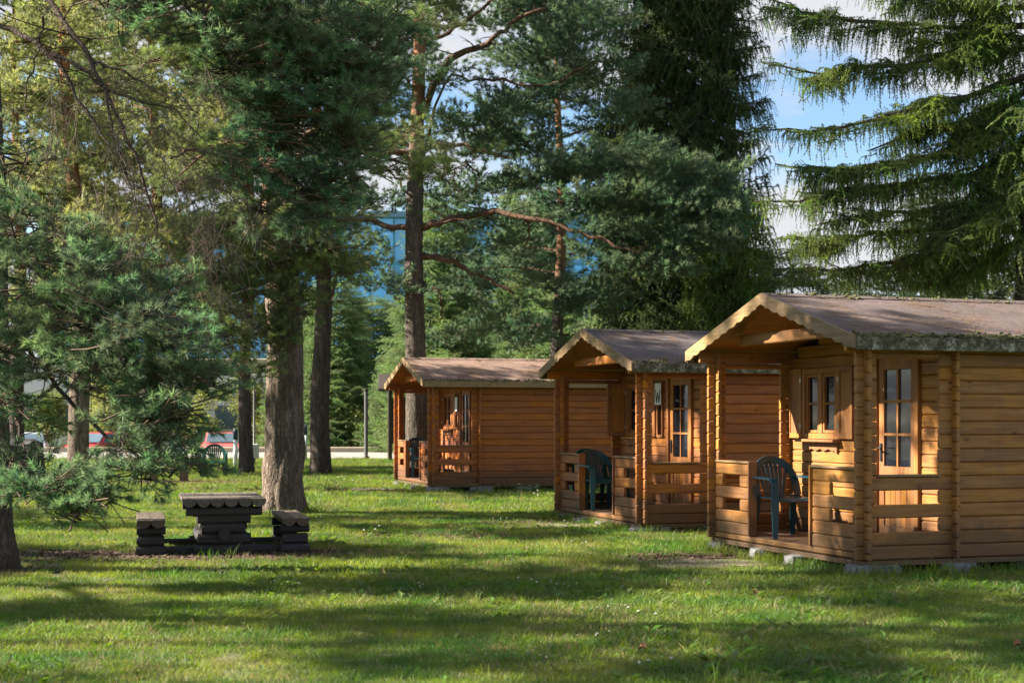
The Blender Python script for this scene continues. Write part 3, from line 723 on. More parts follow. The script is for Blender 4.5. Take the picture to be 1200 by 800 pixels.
def cab_pt(i, v, u, z):
    X, Y, th, z0 = CABINS[i]; return Vector((X + math.cos(th) * v - math.sin(th) * u, Y + math.sin(th) * v + math.cos(th) * u, z0 + z))
def notice(i, letter, u, z, label):
    th = CABINS[i][2]
    o = thing('paper_notice', cab_pt(i, PD - .07, u, z), th, label, 'notice')
    MB().box((0, 0, 0), (.003, .21, .30)).build('sheet', M['paper'], o)
    k = MB(); pts = [(-.075, .09), (-.04, -.09), (0, .05), (.04, -.09), (.075, .09)]
    for a, b_ in zip(pts, pts[1:]):
        k.sweep([(-.003, -a[0], a[1] - .03), (-.003, -b_[0], b_[1] - .03)], (0, 1, 0), .024, .002)
    k.build('lettering', M['ink'], o)
notice(1, 'W', 1.52, 1.74, 'white paper notice with a black W on the middle cabin')
o = thing('paper_notice', cab_pt(2, PD - .07, 1.50, 1.66), CABINS[2][2], 'small white paper notice beside the door of the rust brown cabin', 'notice')
MB().box((0, 0, 0), (.003, .19, .29)).build('sheet', M['paper'], o)
stp = stone('stepping_slab', None, (1.95, 15.2, -.006), (1.15, .75, .06), 5, M['slab']); stp.rotation_euler.z = .3; tag(stp, 'flat brown flagstone in the grass before the porch of the honey cabin', 'stone slab')
stp = stone('stepping_slab', None, cab_pt(1, -.55, 1.5, -.07), (.9, .6, .06), 9, M['slab']); tag(stp, 'worn flat flagstone in the grass before the porch of the middle cabin', 'stone slab')
stp = stone('stepping_slab', None, cab_pt(2, -.75, 1.6, -.11), (1.2, .9, .06), 12, M['slab']); tag(stp, 'worn flat flagstone before the porch of the rust brown cabin', 'stone slab')

# ------------------------------------------------------------------ plastic garden chairs
def chair(loc, rz, mt, label, group):
    r = thing('garden_chair', loc, rz, label, 'chair', group)
    n = 8; vs_ = []; fs = []
    for l in (0, 1):
        for i in range(n + 1):
            for j in range(n + 1):
                x = (i / n - .5); y = (j / n - .5)
                wz = .445 - .018 * math.cos(math.pi * x) * math.cos(math.pi * y * .8) - (.03 * max(0, -y - .36) / .14) - l * .014
                vs_.append((x * (.47 - .05 * (y + .5)), y * .45, wz))
    Q = (n + 1) ** 2
    for i in range(n):
        for j in range(n):
            a = i * (n + 1) + j; fs += [(a, a + n + 1, a + n + 2, a + 1), (Q + a, Q + a + 1, Q + a + n + 2, Q + a + n + 1)]
    for i in range(n):
        for e in ((i, i + 1), (n * (n + 1) + i + 1, n * (n + 1) + i), ((i + 1) * (n + 1), i * (n + 1)), (i * (n + 1) + n, (i + 1) * (n + 1) + n)): fs.append((e[0], e[1], Q + e[1], Q + e[0]))
    MB().add(vs_, fs).build('seat', mt, r)
    arch = []; N = 22
    for i in range(N + 1):
        t = math.pi * i / N; cx = -.235 * math.cos(t); s = math.sin(t)
        z = .46 + .40 * min(1, s * 1.0) ** .62; y = .20 + .11 * (z - .46) / .40
        y -= .05 * (abs(cx) / .235) ** 2
        arch.append((cx, y, z))
    MB().sweep(arch, [(math.cos(math.pi * (.5 - i / N)) * 0 + -math.cos(math.pi * i / N), 0, math.sin(math.pi * i / N)) for i in range(N + 1)], .075, .018).build('back_frame', mt, r)
    for i in range(7):
        x = (i - 3) * .030; xt = (i - 3) * .054; t = math.acos(max(-1, min(1, -xt / .235))); zt = .46 + .40 * math.sin(t) ** .62 - .015
        yt = .20 + .11 * (zt - .46) / .40 - .05 * (abs(xt) / .235) ** 2
        MB().sweep([(x, .212, .435), ((x * .6 + xt * .4), .235, .435 + (zt - .435) * .4), (xt, yt, zt)], (1, 0, 0), [.024, .029, .037], .010).build('back_slat', mt, r)
    for s in (-1, 1):
        MB().sweep([(s * .235, .215, .66), (s * .262, .12, .665), (s * .268, -.05, .66), (s * .262, -.18, .648), (s * .258, -.215, .61)], (1, 0, 0), [.045, .062, .07, .066, .058], .02).build('armrest', mt, r)
        MB().sweep([(s * .256, -.214, .62), (s * .25, -.215, .44), (s * .258, -.232, .2), (s * .265, -.245, 0)], (1, .35 * s, 0), [.055, .075, .06, .045], [.034, .042, .036, .03]).build('leg', mt, r)
        MB().sweep([(s * .205, .19, .46), (s * .215, .215, .25), (s * .232, .255, 0)], (1, -.3 * s, 0), [.068, .06, .044], [.042, .036, .03]).build('leg', mt, r)
    r.scale = (1.06, 1.02, .94); return r
P1 = cab_pt(0, .30, 2.0, .118); chair(P1, math.radians(22), M['plastic2'], 'dark blue-green plastic chair on the porch of the honey coloured cabin', 'plastic garden chairs')
chair(cab_pt(1, .27, 2.08, .118), math.radians(25), M['plastic'], 'dark green plastic chair in the porch opening of the middle cabin', 'plastic garden chairs')
chair(cab_pt(1, .42, 2.72, .118), math.radians(25), M['plastic3'], 'green plastic chair further back on the porch of the middle cabin', 'plastic garden chairs')
chair(cab_pt(2, .32, 2.3, .118), math.radians(25), M['plastic2'], 'dark plastic chair on the porch of the rust brown cabin', 'plastic garden chairs')
chair((-7.33, 37.6, 0), math.radians(12), M['plastic3'], 'green plastic chair facing the cabins on the lawn by the campfire spot', 'plastic garden chairs')
chair((-8.0, 37.4, 0), math.radians(62), M['plastic2'], 'dark plastic chair turned sideways on the lawn by the campfire spot', 'plastic garden chairs')

# ------------------------------------------------------------------ log picnic table with benches
def rough_log(L, r, seed, mt, flat=0.0, axis=0, half=False):
    """slightly uneven log; half = flat face up"""
    n = 14; rings = 9; vs_ = []; fs = []
    for i in range(rings):
        x = L * (i / (rings - 1) - .5)
        for j in range(n):
            a = 2 * math.pi * j / n; ca, sa = math.cos(a), math.sin(a)
            rr = r * (1 + .05 * noise.noise(Vector((x * 2 + seed, ca * 1.5, sa * 1.5))))
            y, z = rr * ca, rr * sa
            if half: z = min(z, .012 + .006 * noise.noise(Vector((x * 3, y * 20, seed))))
            elif flat: z = max(-r * flat, min(r * flat, z)); y = max(-r * .93, min(r * .93, y))
            if i in (0, rings - 1): y *= .96; z *= .96 if z < 0.01 or not half else 1
            vs_.append((x, y, z) if axis == 0 else (-y, x, z))
    for i in range(rings - 1):
        for j in range(n): fs.append((i * n + j, i * n + (j + 1) % n, (i + 1) * n + (j + 1) % n, (i + 1) * n + j))
    fs += [tuple(range(n - 1, -1, -1)), tuple((rings - 1) * n + j for j in range(n))]
    fs = [tuple(reversed(f)) for f in fs]
    return MB().add(vs_, fs).mesh('log', mt)
pt = thing('picnic_table', (-3.235, 16.95, 0), .24, 'black log picnic table with two attached log benches and half-log tops', 'picnic table')
TL = 1.5
for i in range(6): link('tabletop_log', rough_log(TL * random.uniform(.985, 1.01), .078, i, M['tlogy'], axis=1, half=True), pt, ((i - 2.5) * .146, random.uniform(-.01, .01), .59))
for y in (-.60, .60):
    link('cross_beam', rough_log(.80, .055, y * 3, M['tlog'], .9), pt, (0, y * 1.08, .468))
    for k, w in enumerate((.66, .56, .46, .56)):
        link('base_log', rough_log(w, .066, k + y, M['tlog'], .93), pt, (random.uniform(-.015, .015), y, .058 + k * .112))
for x, z in ((0, .225), (-.23, .16), (.23, .16), (-.19, .30), (.19, .30)): link('tie_log', rough_log(1.46 if x == 0 else 1.12, .064, x * 9, M['tlog'], axis=1), pt, (x, 0, z))
for sx in (-1, 1):
    bx_ = sx * .76
    bench = link('bench', rough_log(1.2, .05, sx, M['tlog'], axis=1), pt, (bx_, 0, .27))
    for i in (-.5, .5): link('seat_log', rough_log(TL * .97, .078, i + sx, M['tlogy'], axis=1, half=True), bench, (i * .146, random.uniform(-.01, .01), .105))
    for y in (-.60, .60):
        for k in range(3): link('bench_log', rough_log((.31, .27, .30)[k], .060 if k < 2 else .05, k + y * 3 + sx, M['tlog'], .92), bench, (0, y, -.215 + k * .108))
for y in (-.52, .52):
    for sx in (-1, 1): link('ground_runner', rough_log(.46, .05, y + sx, M['tlog'], .9), pt, (sx * .47, y, .05))

# ------------------------------------------------------------------ campfire spot, boulder, posts
b_ = stone('boulder', None, (-10.95, 33.4, .40), (1.2, 1.1, 1.15), 3, M['boulder']); tag(b_, 'large black rounded boulder on the lawn beside the pines', 'boulder')
lb = thing('plank_bench', (-7.95, 35.3, 0), -.05, 'low plank bench on short wood blocks by the campfire spot', 'bench')
MB().box((0, 0, .30), (1.0, .24, .05), bev=.008).build('seat', M['plankraw'], lb)
for s in (-1, 1): MB().box((s * .36, 0, .1375), (.16, .2, .275), bev=.01).build('leg', M['plankraw'], lb)
def post(px, ybase, top, w, label, kind, Yd=None):
    Y = Yd or CAM_H * F_PX / (ybase - HOR); H_ = (ybase - top) / F_PX * Y; X = (px - 600) / F_PX * Y
    if kind == 'bollard':
        r = thing('marker_post', (X, Y, 0), 0, label, 'post')
        MB().tube([(0, 0, -.02), (0, 0, H_ * .72)], w / 2, 12, smooth=True).build('shaft', M['bollard'], r)
        MB().tube([(0, 0, H_ * .72), (0, 0, H_ * .97), (0, 0, H_)], [w * .53, w * .53, w * .3], 12).build('cap', M['bollardcap'], r)
    else:
        r = thing('lamp_pole', (X, Y, 0), 0, label, 'pole')
        MB().tube([(0, 0, 0), (0, 0, .1), (0, 0, .12), (0, 0, H_)], [w * .9, w * .9, w / 2, w / 2], 10).build('shaft', M['iron'], r)
        MB().tube([(0, 0, H_), (0, 0, H_ + .04), (0, 0, H_ + .05)], [w * .7, w * .7, .01], 10).build('cap', M['iron'], r)
        if kind == 'boxed': MB().box((0, -.06, .45), (.3, .2, .45), bev=.02).build('meter_box', M['greybox'], r)
M['bollard'] = plain('white_post_paint', (0.6, 0.62, 0.64), 0.6); M['bollardcap'] = plain('navy_post_paint', (0.02, 0.035, 0.08), 0.5)
M['greybox'] = plain('grey_box_paint', (0.5, 0.5, 0.5), 0.5)
post(276, 548, 502, .13, 'white marker post with navy top at the lawn edge between pine trunks', 'bollard')
post(358, 541, 497, .12, 'white marker post with navy top near the road, right of the thick pine', 'bollard')
post(298, 545, 445, .07, 'thin black pole carrying a small grey box at its foot', 'boxed')
post(429, 538, 457, .14, 'plain black pole standing on the lawn edge before the road', 'pole')
post(26, 545, 420, .09, 'thin black pole behind the black boulder', 'pole')

M['darkwood'] = wood('dark_shelter_wood', (0.03, 0.022, 0.018), (0.05, 0.038, 0.03), (0.075, 0.058, 0.046))
sh = thing('notice_shelter', (-4.15, 52.0, 0), .1, 'small dark timber shelter with dark roof half hidden behind the rust brown cabin', 'shelter')
for x in (-.0, 2.2):
    for y in (0, 1.4): MB().box((x, y, 1.25), (.13, .13, 2.5), bev=.01).build('post', M['darkwood'], sh)
for s in (-1, 1):
    MB().box((1.1, .7 + s * .62, 2.72), (3.0, 1.32, .06), (s * -.42, 0, 0), .01).build('roof_panel', M['darkwood'], sh)
MB().box((1.1, 1.4, 1.4), (2.05, .05, 1.6), bev=.005).build('back_board', M['darkwood'], sh)

# ------------------------------------------------------------------ cars beyond the road
M['tyre'] = plain('tyre_rubber', (0.02, 0.02, 0.02), 0.8); M['carglass'] = plain('car_glass', (0.10, 0.14, 0.17), 0.06, 0.05, 3, 0, 0, 0.8)
M['lampglass'] = plain('headlamp_glass', (0.7, 0.7, 0.68), 0.15); M['taillamp'] = plain('tail_lamp_glass', (0.35, 0.015, 0.012), 0.2)
def car(px, Y, paint, label, flip=1):
    r = thing('parked_car', ((px - 600) / F_PX * Y, Y, -.64), math.radians(-90 + 14 * flip), label, 'car', 'cars parked beyond the road')
    low = [(-2.1, .28), (-2.14, .62), (-2.0, .86), (-1.35, .93), (1.15, .96), (1.85, .84), (2.1, .66), (2.12, .3)]
    mb = MB()
    def lens(poly, w0, w1, mi):          # side profile with tumble-home
        n = len(poly); zs = [p[1] for p in poly]; zl, zh = min(zs), max(zs)
        def ww(z): return w0 + (w1 - w0) * (z - zl) / (zh - zl + 1e-6)
        vs_ = [(p[0], -ww(p[1]), p[1]) for p in poly] + [(p[0], ww(p[1]), p[1]) for p in poly]
        fs = [tuple(range(n)), tuple(range(2 * n - 1, n - 1, -1))] + [((i + 1) % n, i, n + i, n + (i + 1) % n) for i in range(n)]
        mb.add(vs_, fs, mi)
    lens(low, .86, .82, 0); lens([(-1.55, .925), (-1.15, 1.40), (-.6, 1.47), (.3, 1.44), (1.12, .955)], .80, .60, 0)
    body = mb.build('body', paint, r); bv = body.modifiers.new('b', 'BEVEL'); bv.width = .05; bv.segments = 2
    for s in (-1, 1):
        for poly in ([(-1.32, 1.0), (-1.06, 1.34), (-.42, 1.38), (-.42, 1.0)], [(-.34, 1.0), (-.34, 1.38), (.24, 1.36), (.84, 1.0)]):
            vs_ = [(x, s * (.80 - .2 * (z - .925) / .545 + .012), z) for x, z in poly]; MB().add(vs_, [tuple(range(4)) if s < 0 else (3, 2, 1, 0)]).build('side_pane', M['carglass'], r)
        for x in (-1.3, 1.3):
            w = MB().tube([(0, -.1, 0), (0, .1, 0)], .31, 18).build('wheel', M['tyre'], r, (x, s * .76, .31))
            MB().tube([(0, -.115, 0), (0, .115, 0)], .19, 12).build('rim', M['metal'], w)
        MB().box((2.07, s * .62, .7), (.1, .3, .12), bev=.02).build('headlight', M['lampglass'], r); MB().box((-2.07, s * .64, .76), (.1, .24, .14), bev=.02).build('tail_light', M['taillamp'], r)
    MB().add([(.40, -.60, 1.40), (1.09, -.72, 1.0), (1.09, .72, 1.0), (.40, .60, 1.40)], [(0, 1, 2, 3)]).build('windscreen', M['carglass'], r, (.03, 0, .02))
M['red'] = plain('red_car_paint', (0.45, 0.02, 0.03), 0.25, 0.03); M['silver'] = plain('pale_car_paint', (0.6, 0.64, 0.7), 0.25, 0.03); M['pink'] = plain('faded_red_car_paint', (0.5, 0.10, 0.09), 0.3, 0.05)
car(34, 72, M['silver'], 'pale silver car parked beyond the road near the black boulder')
car(114, 72.5, M['red'], 'bright red car parked beyond the road behind the leaning pine trunk', -1)
car(258, 73, M['pink'], 'faded red car parked beyond the road behind the campfire chairs')

# ------------------------------------------------------------------ buildings behind the trees
def pane_build(k, b, out):
    c = k.hsv((0.10, 0.40, 0.74, 1), 0.5, 1.0, k.rand(0.6, 1.2)); k.l(c, b.inputs['Base Color'])
    b.inputs['Roughness'].default_value = 0.07; b.inputs['Specular IOR Level'].default_value = 0.8; b.inputs['Metallic'].default_value = 0.15
M['bluepane'] = mat('blue_glass', pane_build)
M['mullion'] = plain('teal_mullion', (0.04, 0.26, 0.30), 0.4); M['conc'] = plain('pale_render', (0.72, 0.72, 0.73), 0.85, 0.08, 1.0, 0.1)
M['bwall'] = plain('building_core', (0.10, 0.16, 0.2), 0.8)
M['parapet'] = plain('blue_grey_parapet', (0.10, 0.22, 0.30), 0.5)
GY = 100.0
gb = thing('glass_building', (0, GY, -.65), 0, 'large blue glass office building showing between the pine trunks', 'building')
GX0, GX1, GH = -31.0, 15.5, 15.3; pw, ph = 1.55, 3.04
MB().box(((GX0 + GX1) / 2, 8.2, GH / 2), (GX1 - GX0, 16, GH), bev=.05).build('wall', M['bwall'], gb)
pm = MB().box((0, 0, 0), (pw - .1, .06, ph - .1), bev=.01).mesh('pane', M['bluepane'])
ncol = int((GX1 - GX0) / pw)
for i in range(ncol):
    for j in range(5): link('pane', pm, gb, (GX0 + pw * (i + .5), .1, ph * (j + .5) + .1), (random.uniform(-.006, .006), 0, random.uniform(-.006, .006)))
mm = MB().box((0, 0, GH / 2), (.09, .14, GH)).mesh('mullion', M['mullion'])
for i in range(ncol + 1): link('mullion', mm, gb, (GX0 + pw * i, .08, 0))
tm = MB().box(((GX0 + GX1) / 2, 0, 0), (GX1 - GX0, .12, .09)).mesh('transom', M['mullion'])
for j in range(6): link('transom', tm, gb, (0, .085, ph * j + .1))
MB().box(((GX0 + GX1) / 2, 7.9, GH + .2), (GX1 - GX0 + .4, 16.6, .4), bev=.03).build('parapet', M['parapet'], gb)

lb2 = thing('low_building', (-18.5, 84, -.65), 0, 'low pale grey building beyond the parked cars', 'building')
MB().box((0, 5, 2.6), (26, 10, 5.2), bev=.05).build('wall', M['conc'], lb2)
MB().box((0, 5, 5.3), (26.6, 10.6, .25), bev=.04).build('roof', M['kerb'], lb2)
for i in range(9):
    w = MB().box((-11.6 + i * 2.9, -.02, 2.2), (1.7, .1, 1.5), bev=.02).build('window', M['conc'], lb2)
    MB().box((-11.6 + i * 2.9, -.08, 2.2), (1.5, .04, 1.3)).build('pane', M['carglass'], w)
M['yellow'] = plain('yellow_post_paint', (0.42, 0.28, 0.05), 0.6); M['greenp'] = plain('green_panel_paint', (0.06, 0.42, 0.10), 0.6)
yb = thing('yellow_column', ((363 - 600) / F_PX * 78, 78, -.65), 0, 'yellow column beyond the road beside the slim dark pine trunk', 'column'); MB().tube([(0, 0, 0), (0, 0, 2.2), (0, 0, 2.3)], [.35, .33, .4], 14).build('shaft', M['yellow'], yb); MB().tube([(0, 0, 2.3), (0, 0, 4.4)], [.33, .3], 14).build('upper_shaft', M['yellow'], yb)
gp = thing('green_hoarding', ((396 - 600) / F_PX * 79, 79, -.65), 0, 'bright green panel beyond the road among the shrubs', 'panel')
MB().box((0, 0, 1.2), (1.9, .06, 2.2), bev=.01).build('sheet', M['greenp'], gp)
for s in (-1, 1): MB().box((s * .9, .06, 1.1), (.07, .06, 2.2)).build('post', M['metal'], gp)

# ------------------------------------------------------------------ trees
def smooth(pts, n=14):
    P = [Vector(p) for p in pts]
    if len(P) == 2: return [P[0].lerp(P[1], t) for t in np.linspace(0, 1, n)]
    ext = [P[0] * 2 - P[1]] + P + [P[-1] * 2 - P[-2]]; out = []
    seg = len(P) - 1; per = max(3, n // seg)
    for i in range(seg):
        a, b, c, d = ext[i:i + 4]
        for q in range(per):
            t = q / per; out.append(0.5 * ((2 * b) + (c - a) * t + (2 * a - 5 * b + 4 * c - d) * t * t + (3 * b - a - 3 * c + d) * t ** 3))
    out.append(P[-1]); return out
class Tree:
    def __init__(s, name, base, height, r0, label, cat, bark, lean=(0, 0), group=None, wig=0.12, sides=16, seed=0, ring=0.35, rough=0.04, flare=0.25):
        s.root = thing(name, base, 0, label, cat, group); s.base = Vector(base); s.r = np.random.default_rng(seed + 100)
        s.pts = []; s.dir = []; s.var = []; s.scl = []; s.frame = MB(); s.dead = []; s.limbs = 0
        n = max(8, int(height / ring)); r = s.r; ph = r.uniform(0, 6, 4); s.axis = []
        for i in range(n + 1):
            t = i / n; z = height * t
            s.axis.append(Vector((lean[0] * t * height + wig * math.sin(z * .55 + ph[0]) * min(1, z / 3), lean[1] * t * height + wig * math.sin(z * .5 + ph[1]) * min(1, z / 3), z)))
        s.h = height; s.rad = [r0 * (1 - .93 * (i / n) ** 1.1) * (1 + flare * math.exp(-height * i / n / .28)) for i in range(n + 1)]
        sd = seed * 7.3
        def disp(p, a, rad):
            return np.array([rad * (rough * 2.2 * noise.noise(Vector((math.cos(q) * 5 + sd, math.sin(q) * 5, p[2] * 1.3))) + rough * 1.6 * noise.noise(Vector((math.cos(q) * 13, math.sin(q) * 13 + sd, p[2] * 2.6)))) for q in a])
        ax = [v.copy() for v in s.axis]; ax[0].z = -.06
        MB().tube(ax, s.rad, sides, 0, True, True, disp if rough else None).build('trunk', bark, s.root)
    def trunk_at(s, z):
        t = max(0, min(.999, z / s.h)) * (len(s.axis) - 1); i = int(t); return s.axis[i].lerp(s.axis[i + 1], t - i)
    def trunk_r(s, z):
        t = max(0, min(.999, z / s.h)) * (len(s.rad) - 1); i = int(t); return s.rad[i]
    def limb(s, pts, r0, r1, mt, world=True, sides=8, wob=0.0, twigs=.8):
        P = smooth([Vector(p) - s.base if world else Vector(p) for p in pts], 18)
        if wob:
            for i, p in enumerate(P[1:-1], 1): P[i] = p + Vector(s.r.normal(0, wob, 3))
        rad = np.linspace(r0, r1, len(P)) * (1 + s.r.normal(0, .07, len(P))); rad[0] *= 1.25
        MB().tube(P, rad, sides).build('limb', mt, s.root)
        for q in range(int(len(P) * twigs)):
            k = s.r.integers(2, len(P)); L = (P[-1] - P[0]).length * s.r.uniform(.06, .22); d = Vector(s.r.normal(0, 1, 3)); d.z = abs(d.z) * .3; s.twig(P[k], P[k] + d.normalized() * L, max(.004, rad[k] * .32), .003, 4)
        return P
    def twig(s, a, b, r0=.012, r1=.004, sides=4, n=5):
        m = (Vector(a) + Vector(b)) / 2 + Vector(s.r.normal(0, .05, 3)) * (Vector(b) - Vector(a)).length
        s.frame.tube(smooth([a, m, b], n), np.linspace(r0, r1, len(smooth([a, m, b], n))), sides, 0, False)
    def pad(s, c, rad, n, sc=1.0, var=3, droop=0.12, world=True, src=None, twigs=5):
        """a tuft of foliage sprays filling an ellipsoid, growing outwards"""
        c = Vector(c) - s.base if world else Vector(c); r = s.r
        d = r.normal(0, 1, (n, 3)); d /= np.linalg.norm(d, axis=1)[:, None]
        rr = r.uniform(0.05, 1, n) ** .5
        off = d * rr[:, None] * np.array(rad); pos = np.array(c) + off
        out = off / (np.linalg.norm(off, axis=1)[:, None] + 1e-6) * .8 + r.normal(0, .45, (n, 3)); out[:, 2] = out[:, 2] * .55 + .22 - droop
        if src is not None:
            g = pos - np.array(Vector(src) - s.base if world else Vector(src)); g /= np.linalg.norm(g, axis=1)[:, None] + 1e-6; out += .55 * g
        s.pts.append(pos - out / np.linalg.norm(out, axis=1)[:, None] * .3 * sc); s.dir.append(out); s.var.append(r.integers(0, var, n)); s.scl.append(sc * r.uniform(.7, 1.25, n))
        for q in range(twigs):
            k = r.integers(0, n); s.twig(c + Vector(r.normal(0, .08, 3)), pos[k], .010 * sc ** .5, .003)
        return c
    def pads_along(s, P, t0, n_p, rad, n, sc=1.0, var=3, droop=.1):
        for t in np.linspace(t0, 1, n_p):
            p = P[min(len(P) - 1, int(t * (len(P) - 1)))] + Vector(s.r.normal(0, .3, 3)) * rad[0]
            s.pad(p, rad, n, sc, var, droop, world=False)
    def auto_pine(s, z0, z1, R, nl, n_pad, per, sc=1.0, var=3, mt='limb', droop=0.0, az=None, padr=.55, power=1.0):
        r = s.r
        for i in range(nl):
            t = (i + r.uniform(0, .9)) / nl; z = z0 + (z1 - z0) * t; a = i * 2.4 + r.uniform(-.4, .4)
            if az is not None: a = az[0] + (az[1] - az[0]) * ((i * .618) % 1.0)
            L = R * r.uniform(.65, 1.1) * (1 - .75 * t ** 1.6) * power
            b = s.trunk_at(z); up = (-.12 + .5 * t - droop) * L
            e = b + Vector((math.cos(a) * L, math.sin(a) * L, up)); m = b.lerp(e, .5) + Vector((r.normal(0, .12), r.normal(0, .12), .16)) * L * .6
            P = smooth([b, m, e], 9); s.frame.tube(P, np.linspace(min(.06, s.trunk_r(z) * .55), .012, len(P)), 6, 0, False)
            for q in np.linspace(.5, 1, n_pad):
                p = P[int(q * (len(P) - 1))] + Vector(r.normal(0, .2, 3)) * padr
                s.pad(p, (padr * r.uniform(.8, 1.3), padr * r.uniform(.8, 1.3), padr * r.uniform(.35, .6)), per, sc, var, .05, world=False, twigs=2)
    def spruce_limb(s, P, dens=9, sc=1.0, var=3, t0=.12, width=.35, jit=.05, spray=False):
        """pendulous sprays along a limb path (local)"""
        r = s.r; P = [Vector(p) for p in P]; L = sum((b - a).length for a, b in zip(P, P[1:])); n = int(L * dens)
        for q in range(n):
            t = (t0 + (1 - t0) * (1 - (1 - r.uniform(0, 1) ** 1.0) ** .72)) * (len(P) - 1); k = min(len(P) - 2, int(t)); p = P[k].lerp(P[k + 1], t - k); d = (P[k + 1] - P[k]).normalized()
            side = d.cross(Vector((0, 0, 1))).normalized(); f = 1 - .75 * t / (len(P) - 1)
            w = r.normal(0, width * (.35 + f)); p = p + side * w + Vector((0, 0, r.normal(-.02, jit) - abs(w) * .25))
            dd = d + side * np.sign(w) * r.uniform(0, .9); dd.z *= .6
            s.pts.append(np.array([p])); s.dir.append(np.array([dd])); sp = spray and r.uniform(0, 1) < .2; s.var.append(np.array([r.integers(var, var + 2) if sp else r.integers(0, var)])); s.scl.append(np.array([sc * (.8 if sp else 1) * r.uniform(.5, 1.2) * (.42 + .72 * f)]))
    def auto_spruce(s, z0, z1, R, step=.4, per=5, dens=7, sc=1.0, var=3, sag=.35, keep=None, power=.85, width=.3):
        r = s.r; z = z0; i = 0
        while z < z1:
            for q in range(per):
                a = i * 1.1 + q * 2 * math.pi / per + r.uniform(-.3, .3); t = (z - z0) / (s.h - z0)
                L = R * (1 - t) ** power * r.uniform(.75, 1.1) + .12; b = s.trunk_at(z); dr = Vector((math.cos(a), math.sin(a), 0))
                if keep and not keep(a, z): continue
                P = [b + dr * L * u + Vector((0, 0, L * (-sag * math.sin(u * math.pi * .62) + .18 * u * u))) for u in np.linspace(0, 1, 6)]
                s.frame.tube(P, np.linspace(max(.012, .02 * L / 1.2), .006, 6), 4, 0, False); s.spruce_limb(P, dens, sc, var, .15, width)
            z += step * r.uniform(.8, 1.2); i += 1
    def done(s, templates, leafmat, twigmat, nm='crown'):
        if s.frame.v: s.frame.build('branch_framework', twigmat, s.root)['kind'] = 'stuff'
        if s.pts:
            d = np.concatenate(s.dir); n = len(d)
            roll = s.r.normal(0, .5, n)
            scatter(nm, templates, [leafmat, M['twig'], TIP[leafmat.name]], np.concatenate(s.pts), eulers(d, roll), np.concatenate(s.scl), np.concatenate(s.var), s.root)
        if s.dead:
            p = np.array([tuple(q[0]) for q in s.dead]); d = np.array([tuple(q[1]) for q in s.dead]); n = len(p)
            scatter('dead_twigs', T_DEAD, [M['deadtwig']], p, eulers(d, s.r.uniform(-1, 1, n)), s.r.uniform(.6, 1.3, n), s.r.integers(0, 2, n), s.root)

def tp(t, px, py): return at(px, py, t.base.y + 0)     # pixel at the tree's own depth

# --- A: near pine at the left edge, its boughs hang into the view
A = Tree('pine_tree', (-5.02, 14.6, 0), 14.0, .24, 'near pine with drooping blue-green boughs, left of the black picnic table', 'pine tree', M['barkPd'], (-.03, 0), 'pine trees', sides=28, seed=1, ring=.1, rough=.06)
for pts, r0, r1 in [   # bare drooping limbs (pixels, depth)
    ([(-40, -60, 14.4), (40, -20, 14.2), (75, 25, 14), (105, 70, 13.8), (125, 110, 13.7), (150, 165, 13.5), (172, 225, 13.4), (185, 270, 13.3)], .035, .010),
    ([(-60, 10, 14.4), (0, 30, 14.2), (40, 48, 14), (75, 85, 13.8), (100, 130, 13.7), (125, 160, 13.6), (150, 205, 13.5)], .03, .007),
    ([(60, 62, 13.9), (95, 80, 13.8), (120, 100, 13.7), (165, 118, 13.6), (205, 130, 13.5), (240, 165, 13.4)], .018, .005),
    ([(105, 70, 13.8), (140, 82, 13.7), (180, 105, 13.6), (235, 135, 13.4)], .014, .004),
    ([(125, 110, 13.7), (135, 160, 13.5), (150, 210, 13.3), (165, 260, 13.2)], .014, .004),
    ([(50, 20, 14), (45, 60, 14), (30, 110, 13.9), (35, 150, 13.8)], .012, .003),
    ([(-5, 215, 14.4), (20, 290, 13.9), (70, 340, 13.4), (130, 385, 13.0), (190, 400, 12.7), (230, 398, 12.5)], .04, .010),
    ([(-10, 330, 14.5), (30, 400, 14), (80, 470, 13.4), (140, 520, 13.0), (190, 545, 12.8)], .03, .008),
    ([(-8, 420, 14.5), (20, 500, 13.8), (50, 555, 13.2), (100, 580, 12.9)], .022, .007),
    ([(-60, -230, 14.4), (70, -180, 14.2), (200, -90, 14.2), (300, 0, 14.2), (380, 80, 14.2), (420, 150, 14.3)], .05, .012),
    ([(-60, -140, 14.4), (60, -110, 14.0), (170, -40, 13.9), (240, 30, 13.8), (275, 90, 13.8)], .04, .010),
]: A.limb([at(*p) for p in pts], r0, r1, M['limbd'], wob=.012)
